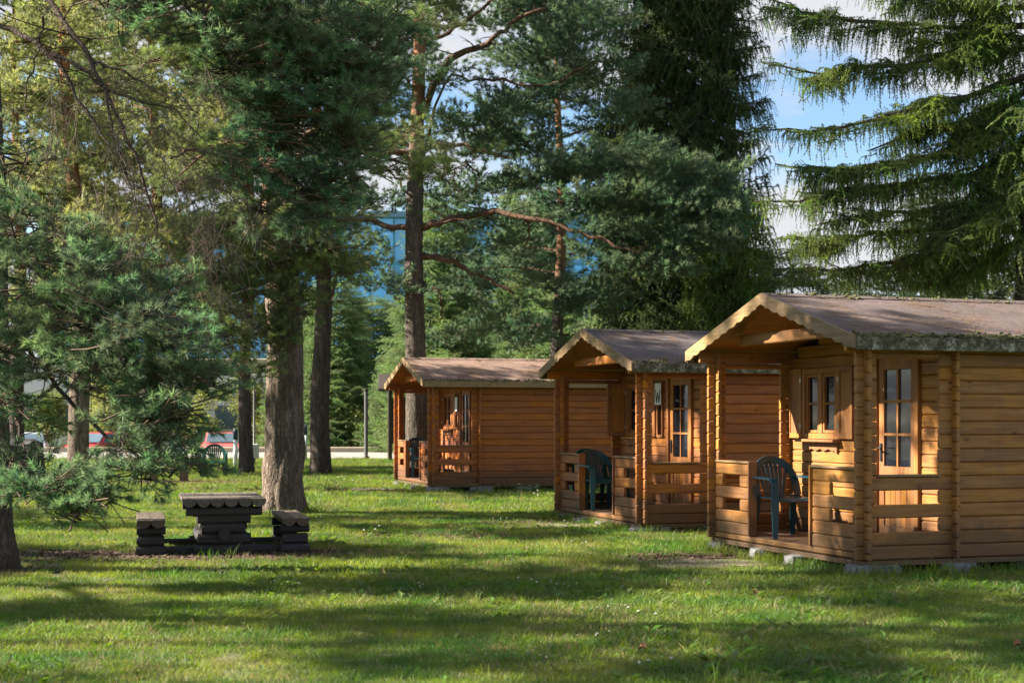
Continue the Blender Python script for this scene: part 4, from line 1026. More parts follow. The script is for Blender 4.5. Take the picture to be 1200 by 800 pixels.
for px, py, Y, rx, rz, n, sc in [
    (60, 300, 13.4, .55, .26, 46, 1), (25, 270, 13.8, .5, .25, 34, 1), (120, 330, 13.1, .5, .26, 46, 1), (165, 370, 12.9, .45, .22, 40, 1), (90, 375, 13.2, .55, .24, 44, 1), (25, 350, 13.8, .5, .3, 40, 1),
    (205, 400, 12.6, .36, .18, 30, 1), (140, 420, 12.9, .5, .2, 34, 1), (60, 430, 13.3, .45, .2, 28, 1), (10, 400, 13.8, .45, .25, 30, 1), (185, 455, 12.9, .42, .24, 30, 1), (215, 485, 12.8, .34, .22, 24, 1), (165, 505, 12.9, .38, .22, 28, 1),
    (195, 540, 12.8, .28, .16, 22, 1), (165, 548, 12.8, .25, .14, 18, 1), (40, 575, 13.0, .25, .12, 18, 1), (75, 570, 12.9, .3, .14, 24, 1), (115, 585, 12.8, .24, .12, 20, 1), (90, 600, 12.8, .2, .08, 10, 1), (10, 470, 13.6, .35, .2, 20, 1), (20, 540, 13.4, .2, .1, 9, 1),
    (5, 190, 14.2, .5, .3, 26, 1), (110, 445, 13.1, .35, .2, 18, 1), (235, 440, 12.7, .28, .16, 16, 1),
    # upper bough hanging down the top left centre
    (200, 0, 14.0, .45, .25, 40, 1), (250, 20, 13.9, .5, .28, 52, 1), (300, 30, 14.0, .5, .28, 52, 1), (345, 50, 14.1, .5, .3, 52, 1), (390, 70, 14.2, .5, .3, 52, 1), (415, 120, 14.3, .42, .3, 46, 1), (330, 95, 14.1, .45, .28, 44, 1), (280, 75, 13.9, .4, .22, 34, 1), (370, 140, 14.2, .45, .28, 46, 1), (410, 170, 14.3, .35, .25, 34, 1), (340, 170, 14.2, .4, .28, 38, 1), (395, 215, 14.3, .35, .25, 32, 1), (350, 225, 14.2, .35, .24, 30, 1),
    (120, 5, 14.0, .35, .2, 16, 1), (300, -40, 14.2, .6, .35, 40, 1), (380, -20, 14.3, .6, .35, 46, 1), (200, -60, 14.0, .6, .35, 36, 1), (440, 30, 14.4, .4, .3, 36, 1), (380, 260, 14.3, .25, .2, 18, 1), (320, 130, 14.1, .4, .25, 34, 1), (435, 85, 14.4, .3, .22, 22, 1), (300, 250, 14.2, .3, .22, 18, 1), (310, 200, 14.2, .3, .22, 18, 1)]:
    A.pad(at(px, py, Y), (rx, rx, rz), int(n * (.56 if py < 260 else .6)), 1.32, droop=.18)
for q in range(95):
    px, py = A.r.uniform(60, 260), A.r.uniform(60, 380); A.dead.append((at(px, py, A.r.uniform(13, 14.2)) - A.base, Vector((A.r.normal(.3, .5), A.r.normal(0, .4), -.7))))
A.auto_pine(8.0, 13.6, 2.6, 11, 3, 15, 1.2, mt='limbd')
A.done(T_PINE, M['pineA'], M['limbd'])

# --- B: thick pine behind the picnic table
B = Tree('pine_tree', (-3.53, 23.4, 0), 16.0, .30, 'thick grey-barked pine standing behind the black picnic table', 'pine tree', M['barkP'], (-.004, 0), 'pine trees', sides=40, seed=2, ring=.08, rough=.075, flare=.35)
for pts, r0, r1 in [([(330, 300, 23.4), (300, 270, 22.8), (265, 262, 22.2), (235, 270, 21.8)], .05, .015), ([(333, 330, 23.4), (365, 300, 22.6), (395, 290, 22)], .05, .015),
                    ([(330, 230, 23.4), (290, 190, 22.8), (240, 175, 22.4), (200, 185, 22)], .06, .015), ([(330, 180, 23.4), (380, 150, 23), (430, 150, 22.6)], .06, .015), ([(328, 210, 23.4), (300, 235, 23), (250, 240, 22.5)], .04, .01)]:
    B.limb([at(*p) for p in pts], r0, r1, M['limb'], wob=.02)
for px, py, Y, rx, rz, n in [(340, 300, 22.6, .6, .4, 50), (375, 290, 22.4, .5, .35, 40), (300, 330, 22.6, .55, .35, 40), (345, 350, 22.5, .5, .3, 36), (290, 270, 22.4, .6, .4, 40), (250, 285, 22.2, .6, .4, 36), (310, 385, 22.7, .45, .3, 26), (330, 400, 22.6, .4, .25, 20), (270, 330, 22.3, .6, .4, 34), (395, 245, 22.6, .55, .4, 36), (240, 350, 22.4, .55, .35, 26), (270, 400, 22.5, .5, .3, 22), (285, 440, 22.6, .35, .25, 14), (355, 250, 22.7, .5, .4, 34), (240, 400, 22.4, .4, .3, 16), (390, 320, 22.5, .35, .25, 18)]:
    B.pad(at(px, py, Y), (rx, rx, rz), n, 1.25, droop=.1)
B.auto_pine(5.2, 15.4, 3.4, 30, 3, 18, 1.4)
B.done(T_PINE, M['pineB'], M['limb'])

# --- C: tall pine behind the far cabin with long twisting limbs
C = Tree('pine_tree', (-2.2, 35.0, 0), 17.5, .27, 'tall pine with long crooked limbs rising behind the rust brown cabin', 'pine tree', M['barkC'], (.0025, 0), 'pine trees', sides=24, seed=3, ring=.15, rough=.05, wig=.06)
for pts, r0, r1 in [
    ([(492, 266), (515, 262), (545, 254), (580, 249), (615, 255), (655, 264), (690, 275), (720, 288), (745, 296)], .09, .025), ([(486, 268), (460, 265), (430, 258), (405, 258), (380, 266), (345, 284)], .08, .022),
    ([(425, 193), (445, 183), (470, 178), (520, 170), (555, 174), (600, 186)], .085, .03), ([(490, 140), (520, 78), (545, 62), (580, 45), (598, 30), (640, 10)], .10, .04),
    ([(492, 200), (520, 100), (550, 92), (590, 95), (640, 100), (690, 78)], .03, .03), ([(494, 300), (528, 307), (550, 316), (575, 328), (602, 344)], .075, .025),
    ([(500, 30), (470, 26), (430, 22)], .035, .012), ([(492, 40), (510, 45), (540, 28), (570, 5), (600, -30)], .06, .03), ([(492, 262), (470, 215), (455, 200), (430, 190)], .035, .015),
    ([(545, 190), (560, 205), (555, 225)], .03, .012), ([(615, 255), (620, 270), (612, 295)], .03, .012), ([(494, 330), (515, 345), (520, 370)], .03, .01), ([(490, 110), (470, 90), (440, 80)], .05, .02)]:
    C.limb([at(x, y, 35 - .3 * (i > 0) * abs(i - 2)) for i, (x, y) in enumerate(pts)], r0, r1, M['limb'], wob=.03)
for px, py, dY, rx, rz, n in [
    (470, 78, -.6, .9, .3, 46), (440, 85, -.4, .7, .25, 30), (510, 92, -.8, .7, .25, 30), (540, 150, 0, 1.1, .45, 55), (590, 140, 0, 1.1, .5, 60), (560, 180, 0, .9, .35, 36), (620, 170, 0, .9, .4, 40), (600, 120, .5, 1, .5, 46), (640, 60, 0, 1.2, .6, 70), (690, 30, 0, 1.2, .7, 70), (590, 15, .5, 1, .5, 50), (660, 110, 0, 1.1, .5, 56), (700, 80, 0, 1, .5, 50), (720, 130, 0, 1, .5, 46), (640, 10, .5, 1.2, .6, 60), (540, 20, .6, .8, .4, 26), (450, 20, .4, .7, .3, 24),
    (640, 205, -.5, 1, .45, 60), (690, 195, -.8, 1.1, .5, 70), (745, 190, -1, 1.1, .5, 76), (790, 200, -1.2, 1, .45, 66), (830, 215, -1.4, .9, .4, 54), (700, 235, -1, 1.1, .45, 70), (760, 235, -1.3, 1.1, .45, 76), (815, 250, -1.5, 1, .4, 66), (850, 240, -1.5, .6, .3, 30), (660, 240, -.6, .8, .35, 36), (720, 270, -1, 1, .35, 60), (780, 280, -1.3, 1, .35, 62), (830, 290, -1.5, .7, .3, 40), (745, 310, -1.1, .9, .3, 44), (690, 300, -.9, .6, .25, 26), (790, 320, -1.3, .7, .25, 30), (850, 275, -1.5, .5, .25, 24),
    (600, 215, .4, .7, .3, 24), (560, 220, .5, .6, .3, 18), (600, 290, .6, .9, .4, 34), (640, 330, .5, .8, .35, 30), (560, 340, .6, .8, .35, 28), (540, 390, .6, .8, .35, 26), (590, 370, .6, .8, .35, 28), (450, 335, -.2, .7, .22, 24), (475, 345, -.2, .45, .2, 12), (410, 225, .2, .8, .35, 26), (450, 235, .3, .8, .3, 20), (520, 240, .6, .9, .35, 24), (545, 265, .7, .9, .35, 24), (540, 300, .7, .8, .35, 22), (580, 255, .6, .9, .35, 24), (395, 235, -.1, .6, .25, 12), (430, 280, .2, .6, .25, 12), (455, 295, .2, .5, .25, 10), (415, 250, .2, .5, .2, 9), (380, 195, .3, .7, .3, 18), (520, 400, .7, .7, .3, 18), (350, 285, -.3, .7, .35, 26), (500, 210, .5, .5, .25, 12), (620, 400, .7, .8, .35, 22), (670, 360, .4, .9, .35, 34), (720, 350, .2, .9, .3, 34)]:
    C.pad(at(px, py, 35 + dY), (rx * .95, rx * .95, rz * (.6 if dY < -.4 else .85)), int(n * (.8 if dY < -.4 else .95)), 1.65, droop=.02, var=2)
C.auto_pine(11.2, 17, 4.2, 22, 3, 20, 2.0, var=2, power=1.1)
C.done(T_PINE_FAR, M['pineC'], M['limb'])

# --- D, E and the pines at the left
def bgpine(px, Y, h, r0, label, seed, crown, leaf='pineY', bark='barkPd', R=3.2, nl=22, per=18, sc=2.1, lean=(0, 0), extra=()):
    t = Tree('pine_tree', ((px - 600) / F_PX * Y, Y, 0), h, r0, label, 'pine tree', M[bark], lean, 'pine trees', sides=16, seed=seed, ring=.25, wig=.1)
    t.auto_pine(crown, h - .5, R, nl, 3, per, sc, var=2, padr=.75)
    for x, y, dY, rx, rz, n in extra: t.pad(at(x, y, Y + dY), (rx, rx, rz), n, sc, var=2, droop=.05)
    return t
D = bgpine(376, 40, 17, .27, 'slim dark pine trunk right of the thick pine, reddish higher up', 4, 8.8, 'pineC', R=2.6, lean=(-.004, 0))
D.limb([at(383, 365, 40), at(390, 345, 39.8), at(393, 325, 39.6), at(402, 308, 39.5), at(418, 303, 39.4), at(435, 312, 39.3)], .05, .02, M['limb']); D.limb([at(395, 322, 39.6), at(412, 319, 39.5), at(432, 318, 39.4)], .03, .012, M['limb'])
D.done(T_PINE_FAR, M['pineC'], M['limb'])
E_ = bgpine(289, 40.5, 15, .19, 'thin dark pine trunk left of the thick pine', 5, 5.6, R=2.8, extra=[(230, 120, 0, 1.2, .6, 40), (300, 300, .4, 1.1, .6, 36), (260, 340, .3, 1.0, .5, 26), (200, 150, 0, 1.3, .6, 40), (240, 200, 0, 1.2, .5, 30), (310, 380, .5, .9, .5, 22)])
E_.done(T_PINE_FAR, M['pineY'], M['limb'])
G1 = bgpine(92, 30.5, 14, .22, 'leaning pine trunk with pinkish sunlit side beside the black boulder', 6, 3.4, R=2.6, sc=1.8, lean=(-.018, 0), bark='barkP', per=14, nl=18, extra=[(60, 120, 0, 1.1, .6, 40), (120, 180, 0, 1.1, .5, 36), (30, 200, 0, 1.1, .6, 40), (90, 250, .3, 1, .5, 36), (150, 300, .3, 1, .5, 30), (60, 60, 0, 1.2, .6, 40)])
G1.done(T_PINE_FAR, M['pineY'], M['limb'])
G2 = bgpine(180, 44, 17, .25, 'reddish pine trunk among yellow-green boughs, far behind the table', 7, 4.2, R=3.4, bark='barkP', nl=28, extra=[(150, 60, 0, 1.4, .7, 44), (210, 30, 0, 1.4, .7, 44), (110, 30, 0, 1.4, .7, 40), (170, 320, .5, 1.3, .6, 36), (120, 350, .5, 1.3, .6, 34), (60, 370, .5, 1.3, .6, 34), (220, 380, .5, 1.2, .6, 26), (130, 255, .3, 1.2, .5, 34), (200, 260, .3, 1.2, .5, 34), (265, 265, .3, 1.2, .5, 34), (160, 215, .3, 1.2, .5, 26), (320, 250, .5, 1.0, .5, 22)])
G2.done(T_PINE_FAR, M['pineY'], M['limb'])
G3 = bgpine(20, 41, 15, .22, 'pine at the back behind the black boulder, crown yellow-green', 8, 3.2, R=3.4, nl=26)
G3.done(T_PINE_FAR, M['pineY'], M['limb'])
G4 = bgpine(655, 52, 18, .25, 'pine far behind the middle cabin, seen over its roof', 9, 4.0, R=3.6, nl=26, sc=2.4)
G4.done(T_PINE_FAR, M['pineC'], M['limb'])

# --- pines to the left of the view, whose shade falls over the lawn
for q, (x, y, h) in enumerate([(-9.5, 11.2, 13), (-14.5, 13.6, 15), (-11.0, 20.4, 13.5), (-16.5, 22.5, 15), (-12.5, 8.0, 14), (-18.5, 10.5, 15), (-15.5, 16.9, 14.5)]):
    t = Tree('pine_tree', (x, y, 0), h, .2, ['pine beyond the near pine, shading the foreground lawn', 'pine left of the near pine, shading the open lawn', 'pine left of the picnic table, shading the lawn behind it', 'pine at the far left, shading the lawn before the rust brown cabin', 'pine left of the foreground grass', 'tall pine well left of the foreground grass', 'pine well left of the near pine, shading the porch of the honey cabin'][q], 'pine tree', M['barkP'], (0, 0), 'pine trees', sides=12, seed=30 + q, ring=.5)
    t.auto_pine(4.6, h - .4, 2.3, 9, 2, 17, 1.9, var=2, padr=.6); t.done(T_PINE_FAR, M['pineY'], M['limb'])

# --- spruces
S1 = Tree('spruce_tree', (4.25, 38.0, 0), 21, .30, 'dark dense spruce with hanging twigs behind the middle cabin', 'spruce tree', M['barkS'], (0, 0), 'spruce trees', sides=14, seed=50)
S1.auto_spruce(2.5, 20, 2.7, .42, 6, 12, 1.7, sag=.45, power=.5, width=.35)
S1.done(T_CURT, M['spruceD'], M['limbd'])
S2Y = 21.5
S2 = Tree('spruce_tree', ((1215 - 600) / F_PX * S2Y, S2Y, 0), 15, .24, 'tall spruce with long level limbs and hanging twigs behind the honey cabin', 'spruce tree', M['barkS'], (0, 0), 'spruce trees', sides=14, seed=51)
for pts in [[(1215, 30), (1120, 32), (1050, 28), (985, 22), (940, 12), (896, -5)], [(1215, 55), (1140, 65), (1073, 74), (1010, 82), (960, 86), (893, 74)], [(1215, 85), (1150, 108), (1110, 118), (1060, 130), (1006, 146), (947, 154), (880, 150)],
            [(1215, 140), (1150, 166), (1069, 186), (1015, 198), (960, 198), (908, 192)], [(1215, 180), (1130, 205), (1060, 215), (988, 226), (935, 236), (885, 236)], [(1215, 230), (1114, 264), (1024, 274), (970, 280), (912, 280)], [(1215, 250), (1118, 288), (1024, 310), (975, 316), (925, 318)],
            [(1215, 5), (1160, 10), (1100, -5), (1040, -12), (970, -30)], [(1215, 190), (1180, 230), (1130, 262), (1085, 300)], [(1215, 270), (1160, 300), (1100, 318), (1040, 330)], [(1215, 100), (1180, 120), (1150, 140), (1120, 175)], [(1215, 45), (1170, 48), (1110, 50), (1060, 52)], [(1215, 120), (1140, 140), (1080, 152), (1020, 176)], [(1215, 210), (1150, 236), (1090, 246), (1010, 252), (960, 262)], [(1215, 150), (1190, 175), (1165, 210), (1150, 245)]]:
    yo = S2.r.uniform(-.9, .7)
    P = S2.limb([at(x, y, S2Y + yo * i / len(pts)) for i, (x, y) in enumerate(pts)], .045, .010, M['limbd'], wob=.012, twigs=0)
    S2.spruce_limb(P, 24, 1.0, 3, .06, .16, .04, True)
    for q in range(9):                               # side branches
        k = int(len(P) * S2.r.uniform(.08, .8)); b = P[k]; d = (P[min(k + 2, len(P) - 1)] - P[k - 1]).normalized(); sg = -1 if q % 2 else 1
        L = S2.r.uniform(.5, 1.15) * (1 - .6 * k / len(P)); e = b + d * L * .75 + Vector((0, sg * L * S2.r.uniform(.35, .8), -L * S2.r.uniform(.05, .45)))
        Q = smooth([b, b.lerp(e, .5) + Vector((0, 0, .08)), e], 6); S2.frame.tube(Q, np.linspace(.012, .004, len(Q)), 4, 0, False); S2.spruce_limb(Q, 20, .85, 3, .1, .1, .03, True)
S2.auto_spruce(1.2, 14.6, 2.6, .45, 7, 12, 1.1, sag=.35, keep=lambda a, z: z > 7.6 or math.cos(a) > -.35)
S2.done(T_CURT + T_SPRAY, M['spruceL'], M['limbd'])
S3 = Tree('spruce_tree', (5.3, 36.0, 0), 7.2, .14, 'smaller spruce seen low between the dark spruce and the honey cabin roof', 'spruce tree', M['barkS'], (0, 0), 'spruce trees', sides=10, seed=52)
S3.auto_spruce(.6, 7, 2.4, .35, 7, 10, 1.5, sag=.3); S3.done(T_CURT, M['spruceL'], M['limbd'])
def young(px, Y, h, R, label, seed, leaf='spruceY', sc=2.2):
    t = Tree('spruce_tree', ((px - 600) / F_PX * Y, Y, gz(Y)), h - gz(Y), .11, label, 'spruce tree', M['barkS'], (0, 0), 'spruce trees', sides=8, seed=seed, ring=.6, rough=0)
    t.auto_spruce(.5, h - .1, R, .42, 8, 11, sc, 2, sag=.12, power=.95, width=.3); t.done(T_SPRAY, M[leaf], M['limbd'])
young(1087, 62, 11.6, 1.9, 'far slender spruce top seen between limbs of the tall spruce', 60, 'spruceD', 2.0)
young(392, 71, 8.8, 2.4, 'bright young spruce beyond the road, right of the slim pine trunk', 61)
young(440, 74, 8.0, 2.4, 'bright young spruce beyond the road, just left of the rust brown cabin roof', 62)
young(545, 66, 8.2, 2.6, 'bright young spruce seen over the rust brown cabin roof', 63)
young(600, 70, 7.4, 2.6, 'bright young spruce seen over the far end of the rust brown cabin roof', 64)
young(655, 58, 6.6, 2.4, 'bright young spruce seen against the gable of the middle cabin', 65)
young(735, 50, 7.0, 2.4, 'bright young spruce seen over the ridge of the middle cabin', 66)
young(520, 60, 10.5, 2.6, 'tall bright spruce right of the long-limbed pine trunk, over the far cabin', 68, 'spruceY')
young(478, 68, 5.4, 1.8, 'bright spruce hugging the long-limbed pine trunk on its left', 69, 'spruceY')
young(625, 64, 12.0, 2.8, 'tall young spruce between the far cabin roof and the dark spruce', 70, 'spruceY')
young(930, 43, 6.6, 2.2, 'dark spruce behind the gable of the honey cabin', 71, 'spruceD', 1.8)
young(1015, 46, 6.2, 2.4, 'dark spruce behind the middle of the honey cabin roof ridge', 72, 'spruceD', 1.8)
young(1140, 44, 7.0, 2.4, 'dark spruce behind the honey cabin roof beside the tall spruce trunk', 73, 'spruceD', 1.8)
young(355, 76, 9.0, 2.4, 'bright young spruce beyond the road between the two pine trunks', 67)

# --- shrubs beyond the road
def shrub(px, Y, h, w, label, seed, leaf='leaf', n=150):
    t = Tree('shrub', ((px - 600) / F_PX * Y, Y, gz(Y)), h * .75, .06, label, 'shrub', M['barkS'], (0, 0), 'shrubs beyond the road', sides=6, seed=seed, ring=.5, rough=0)
    for q in range(6):
        a = q * 1.05 + seed; e = Vector((math.cos(a) * w * .6, math.sin(a) * w * .6, h * t.r.uniform(.6, .95))); t.frame.tube(smooth([(0, 0, .05), e * .5 + Vector((0, 0, .2)), e], 6), np.linspace(.035, .01, len(smooth([(0, 0, 0), e, e], 6))), 5, 0, False)
    for q in range(9):
        a = t.r.uniform(0, 6.28); rr_ = t.r.uniform(0, .75) * w; t.pad(Vector((math.cos(a) * rr_, math.sin(a) * rr_, h * t.r.uniform(.3, .85))), (w * .45, w * .45, h * .22), n // 9, 1.9, 3, .1, world=False, twigs=1)
    t.done(T_LEAF, M[leaf], M['limbd'])
for i, (px, Y, h, w, lf, lab) in enumerate([
    (425, 70, 2.8, 1.9, 'leaf', 'dark leafy shrub beyond the road behind the plain black pole'), (466, 72, 4.2, 2.0, 'leafY', 'pale leafy shrub beyond the road behind the small dark shelter'), (345, 80, 4.0, 2.2, 'leafY', 'pale leafy shrub beyond the road between the pine trunks'),
    (220, 79, 4.4, 2.6, 'leafY', 'broad pale shrub beyond the road behind the campfire chairs'), (160, 81, 5.0, 2.6, 'leafY', 'tall pale shrub beyond the road left of the campfire chairs'), (60, 78, 3.8, 1.6, 'leaf', 'dark many-stemmed shrub between the parked cars'), (110, 80.5, 5.2, 2.2, 'leafY', 'tall pale shrub behind the bright red car'), (-10, 79, 5.0, 2.4, 'leaf', 'leafy shrub behind the pale silver car'), (300, 81, 5.0, 2.0, 'leafY', 'pale shrub behind the faded red car'),
    (500, 71, 4.4, 2.4, 'leaf', 'leafy shrub behind the roof of the rust brown cabin'), (570, 68, 4.6, 2.6, 'leafY', 'pale shrub behind the long roof of the rust brown cabin'), (690, 56, 4.6, 2.6, 'leaf', 'leafy shrub seen behind the ridge of the middle cabin'), (960, 48, 4.4, 3.0, 'leaf', 'leafy shrub low behind the ridge of the honey cabin'), (1090, 50, 4.6, 3.2, 'leaf', 'broad leafy shrub behind the roof of the honey cabin')]):
    shrub(px, Y, h, w, lab, 80 + i, lf)

# ------------------------------------------------------------------ grass and weeds
def grass_clump(seed, n=32, rad=.085, h=(.018, .050), w=.0040, mi=0, lean=.5):
    r = np.random.default_rng(seed); mb = MB()
    for q in range(n):
        a = r.uniform(0, 6.28); p = Vector((math.cos(a), math.sin(a), 0)) * rad * math.sqrt(r.uniform(0, 1)); H_ = r.uniform(*h)
        d = Vector((r.normal(0, lean), r.normal(0, lean), 1)); s = Vector((math.cos(a * 3), math.sin(a * 3), 0)) * w / 2
        m = p + d * H_ * .55; e = p + Vector((d.x * 1.5, d.y * 1.5, d.z * .92)) * H_
        mb.add([p - s, p + s, m + s * .8, m - s * .8, e], [(0, 1, 2, 3), (3, 2, 4)], mi)
    return mb
def weed_rosette(seed, n=9):
    r = np.random.default_rng(seed); mb = MB()
    for q in range(n):
        a = q * 2.4 + r.uniform(-.3, .3); L = r.uniform(.05, .11); up = r.uniform(.25, .9); d = Vector((math.cos(a), math.sin(a), up)).normalized(); s = d.cross(Vector((0, 0, 1))).normalized()
        w = L * r.uniform(.22, .34); p0 = d * .01; p1 = d * L * .55; p2 = d * L + Vector((0, 0, -.02 * L / .1))
        mb.add([p0, p1 - s * w / 2, p2, p1 + s * w / 2], [(0, 1, 2), (0, 2, 3)], 2)
    return mb
def clover(seed):
    r = np.random.default_rng(seed); mb = MB()
    for q in range(3):
        p = Vector((r.normal(0, .06), r.normal(0, .06), 0)); h = r.uniform(.05, .09); mb.tube([p, p + Vector((0, 0, h))], [.0015, .001], 3, 2, False)
        for j in range(10):
            d = Vector(r.normal(0, 1, 3)).normalized(); d.z = abs(d.z); sd = d.cross(Vector((0, 0, 1))).normalized() * .004; c = p + Vector((0, 0, h)); mb.add([c - sd, c + sd, c + d * .013], [(0, 1, 2)], 3)
    return mb
M['clover'] = plain('white_clover', (0.75, 0.74, 0.68), 0.7)
T_G = [grass_clump(1), grass_clump(2), grass_clump(3, 36, .09, (.015, .04)), grass_clump(4, 26, .09, (.018, .048), .0038, 1), grass_clump(5, 16, .07, (.05, .11), .0042, 0, .35), weed_rosette(6), weed_rosette(7, 7), clover(8)]
def in_cabin(x, y, pad=.0):
    m = np.zeros(len(x), bool)
    for X, Y, th, z0 in CABINS:
        dx, dy = x - X, y - Y; v = math.cos(th) * dx + math.sin(th) * dy; u = -math.sin(th) * dx + math.cos(th) * dy
        m |= (v > -pad) & (v < CL + pad) & (u > -pad) & (u < CW + pad)
    return m
def lawn(name, y0, y1, dens, sc, label, straw=.12, weeds=.065, seed=1):
    r = np.random.default_rng(seed); hw = lambda d: .345 * d * 1.18 + .8
    n = int(dens * (y1 - y0) * 2 * hw(y1)); y = r.uniform(y0, y1, n); x = r.uniform(-hw(y1), hw(y1), n)
    k = (np.abs(x) < hw(y)) & ~in_cabin(x, y, -.06)
    sm = soil_mask(x, y); k &= r.uniform(0, 1, n) > np.clip((sm - .12) * 1.5, 0, .96)
    x, y, sm = x[k], y[k], sm[k]; n = len(x)
    pn = np.array([noise.noise(Vector((a * .7, b * .7, 3))) for a, b in zip(x, y)]); p2 = np.array([noise.noise(Vector((a * .35, b * .35, 9))) for a, b in zip(x, y)])
    u = r.uniform(0, 1, n); var = r.integers(0, 3, n)
    var = np.where(u < straw * (1 + 2.2 * np.clip(pn, -.4, 1)) + sm * .3, 3, var)
    near = in_cabin(x, y, .22) | (np.hypot(x + 3.53, y - 23.4) < .6) | (np.hypot(x + 3.2, y - 16.2) < .5)
    u2 = r.uniform(0, 1, n); var = np.where((u2 < .025 + .05 * (p2 > .15)) | (near & (u2 < .55)), 4, var)
    u3 = r.uniform(0, 1, n); var = np.where(u3 < weeds * np.clip(.6 + 3 * p2, .1, 2.4), 5 + r.integers(0, 2, n), var)
    u4 = r.uniform(0, 1, n); var = np.where((u4 < .005) & (p2 > 0) & (x < 1), 7, var)
    s = sc * r.uniform(.7, 1.3, n) * (1 + .35 * np.clip(p2, -.6, 1)); s = np.where(near, s * 1.25, s)
    o = scatter(name, T_G, [M['grass'], M['straw'], M['weed'], M['clover']], np.stack([x, y, np.full(n, .002)], 1), np.stack([r.normal(0, .08, n), r.normal(0, .08, n), r.uniform(0, 6.28, n)], 1), s, var)
    return tag(o, label, 'grass', kind='stuff')
lawn('foreground_grass', 6.5, 13.5, 270, 1.0, 'short mown grass with clover and weeds in the foreground lawn', seed=1)
lawn('middle_grass', 13.5, 24, 150, 1.15, 'short mown grass around the picnic table and the cabins', seed=2)
lawn('far_grass', 24, 55, 45, 1.75, 'short mown grass running back to the road', seed=3)

# ------------------------------------------------------------------ bark litter on the trodden soil, a few fallen leaves
M['litter'] = plain('bark_litter', (0.10, 0.062, 0.04), 0.9, 0.5, 30)
def chips(seed):
    r = np.random.default_rng(seed); mb = MB()
    for q in range(16):
        p = Vector((r.normal(0, .07), r.normal(0, .07), r.uniform(.004, .016))); d = Vector((r.normal(), r.normal(), r.normal(0, .3))).normalized(); l = r.uniform(.008, .03); w = r.uniform(.004, .012)
        sd = d.cross(Vector((0, 0, 1))).normalized(); mb.add([p - d * l - sd * w, p + d * l - sd * w * .6, p + d * l * .9 + sd * w, p - d * l + sd * w * .7], [(0, 1, 2, 3)])
    return mb
r_ = np.random.default_rng(77); lx_ = r_.uniform(-10, 4, 60000); ly_ = r_.uniform(12, 38, 60000); sm_ = soil_mask(lx_, ly_)
kk = (sm_ > .25) & (r_.uniform(0, 1, 60000) < sm_) & ~in_cabin(lx_, ly_, 0); nn_ = int(kk.sum())
tag(scatter('bark_litter', [chips(1), chips(2)], [M['litter']], np.stack([lx_[kk], ly_[kk], np.full(nn_, .003)], 1), np.stack([np.zeros(nn_), np.zeros(nn_), r_.uniform(0, 6.28, nn_)], 1), r_.uniform(.7, 1.4, nn_), r_.integers(0, 2, nn_)), 'brown bark chips and needles littering the bare soil', 'litter', kind='stuff')
M['fallen'] = plain('dry_brown_leaf', (0.20, 0.085, 0.04), 0.8, 0.3, 30)
for px, py, lab in ((752, 768, 'curled brown leaf lying in the foreground grass'), (886, 701, 'small brown leaf in the grass before the honey cabin'), (1192, 764, 'brown leaf in the grass by the corner of the honey cabin')):
    Y = CAM_H * F_PX / (py - HOR); n = 10; vs_ = []
    for i in range(n):
        a = 2 * math.pi * i / n; rr_ = .03 * (1 + .35 * math.cos(5 * a)); vs_.append((rr_ * math.cos(a), rr_ * math.sin(a), .02 * math.cos(2 * a)))
    o = MB().add(vs_ + [(0, 0, -.008)], [(i, (i + 1) % n, n) for i in range(n)]).build('fallen_leaf', M['fallen'], None, ((px - 600) / F_PX * Y, Y, .055), (.4, .3, px)); tag(o, lab, 'leaf')

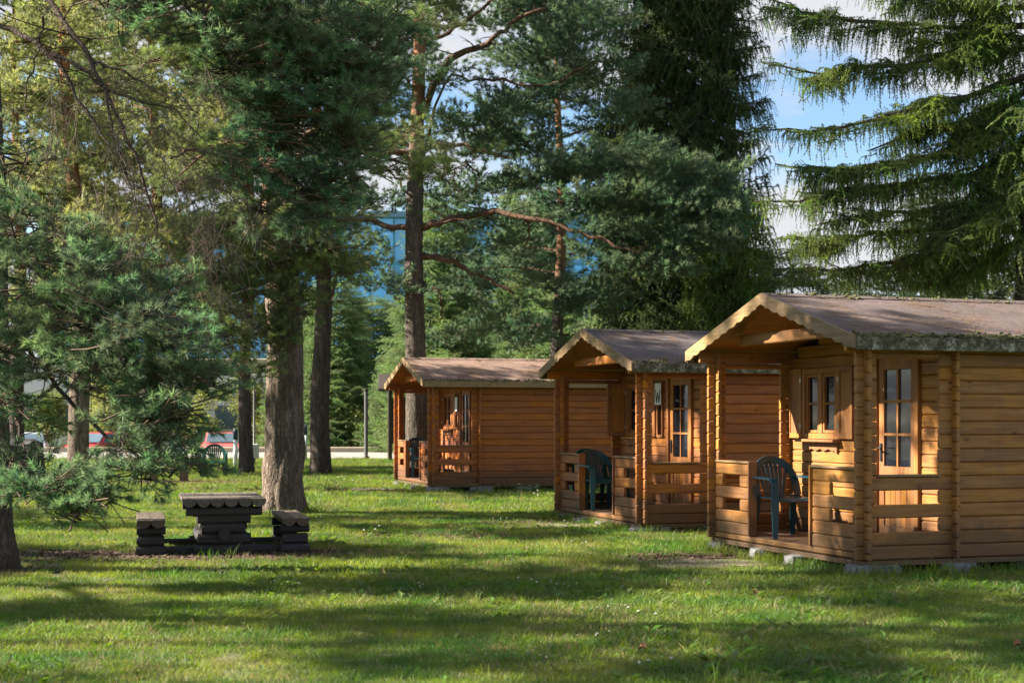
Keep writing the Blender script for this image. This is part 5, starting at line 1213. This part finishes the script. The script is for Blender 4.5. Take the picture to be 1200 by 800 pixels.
# ------------------------------------------------------------------ moss cushions and fallen needles on the cabin roofs
M['moss'] = plain('roof_moss', (0.075, 0.075, 0.024), 0.95, 0.5, 40, 0.6)
M['roofneedle'] = plain('fallen_needles', (0.20, 0.115, 0.06), 0.9, 0.4, 30)
def moss_tuft(seed):
    r = np.random.default_rng(seed); mb = MB()
    for q in range(4):
        c = Vector((r.normal(0, .025), r.normal(0, .025), 0)); ra = r.uniform(.008, .02); n = 6; vs_ = [c + Vector((math.cos(6.283 * i / n) * ra * r.uniform(.8, 1.25), math.sin(6.283 * i / n) * ra * r.uniform(.8, 1.25), -.004)) for i in range(n)]
        up = [c + (p - c) * .6 + Vector((0, 0, ra * .55)) for p in vs_]; mb.add(vs_ + up + [c + Vector((0, 0, ra * .75))], [(i, (i + 1) % n, n + (i + 1) % n, n + i) for i in range(n)] + [(n + i, n + (i + 1) % n, 2 * n) for i in range(n)])
    return mb
def needle_litter(seed):
    r = np.random.default_rng(seed); mb = MB()
    for q in range(14):
        p = Vector((r.normal(0, .06), r.normal(0, .06), .005)); a = r.uniform(0, 6.28); d = Vector((math.cos(a), math.sin(a), 0)); sd = Vector((-d.y, d.x, 0)) * .0022; mb.add([p - d * .022 - sd, p + d * .022 - sd, p + d * .022 + sd, p - d * .022 + sd], [(0, 1, 2, 3)])
    return mb
for root, amount, sd in ((c1, 420, 1), (c2, 200, 2), (c3, 260, 3)):
    r = np.random.default_rng(sd)
    def on_roof(v, u): return np.stack([v, u, RIDGE - SLOPE * np.abs(u - CW / 2) + .004], 1)
    v = r.uniform(-OVF, CL + .2, amount); pn = np.array([noise.noise(Vector((q * 2.1, sd * 9, 0))) for q in v]); u = -EO + np.abs(r.normal(0, .05, amount)) * (1 + 1.5 * np.clip(pn, 0, 1)); m2 = amount // 5
    v[:m2] = r.uniform(-OVF, CL + .2, m2); u[:m2] = CW / 2 - .02 - np.abs(r.normal(0, .04, m2)); ang = math.atan(SLOPE)
    scatter('roof_moss', [moss_tuft(1), moss_tuft(2)], [M['moss']], on_roof(v, u), np.stack([np.full(amount, ang), np.zeros(amount), r.uniform(0, 6.28, amount)], 1), r.uniform(.5, 1.5, amount), r.integers(0, 2, amount), root)
    n = 520; v = r.uniform(-OVF, CL + .2, n); u = CW / 2 - (CW / 2 + EO - .02) * r.uniform(0.02, 1, n) ** .8
    keep = np.array([noise.noise(Vector((a * 1.6, b * 1.6, sd * 3))) > -.05 for a, b in zip(v, u)]); v, u = v[keep], u[keep]; n = len(v)
    scatter('needle_litter', [needle_litter(1), needle_litter(2)], [M['roofneedle']], on_roof(v, u), np.stack([np.full(n, ang), np.zeros(n), np.zeros(n)], 1), r.uniform(.7, 1.3, n), r.integers(0, 2, n), root)
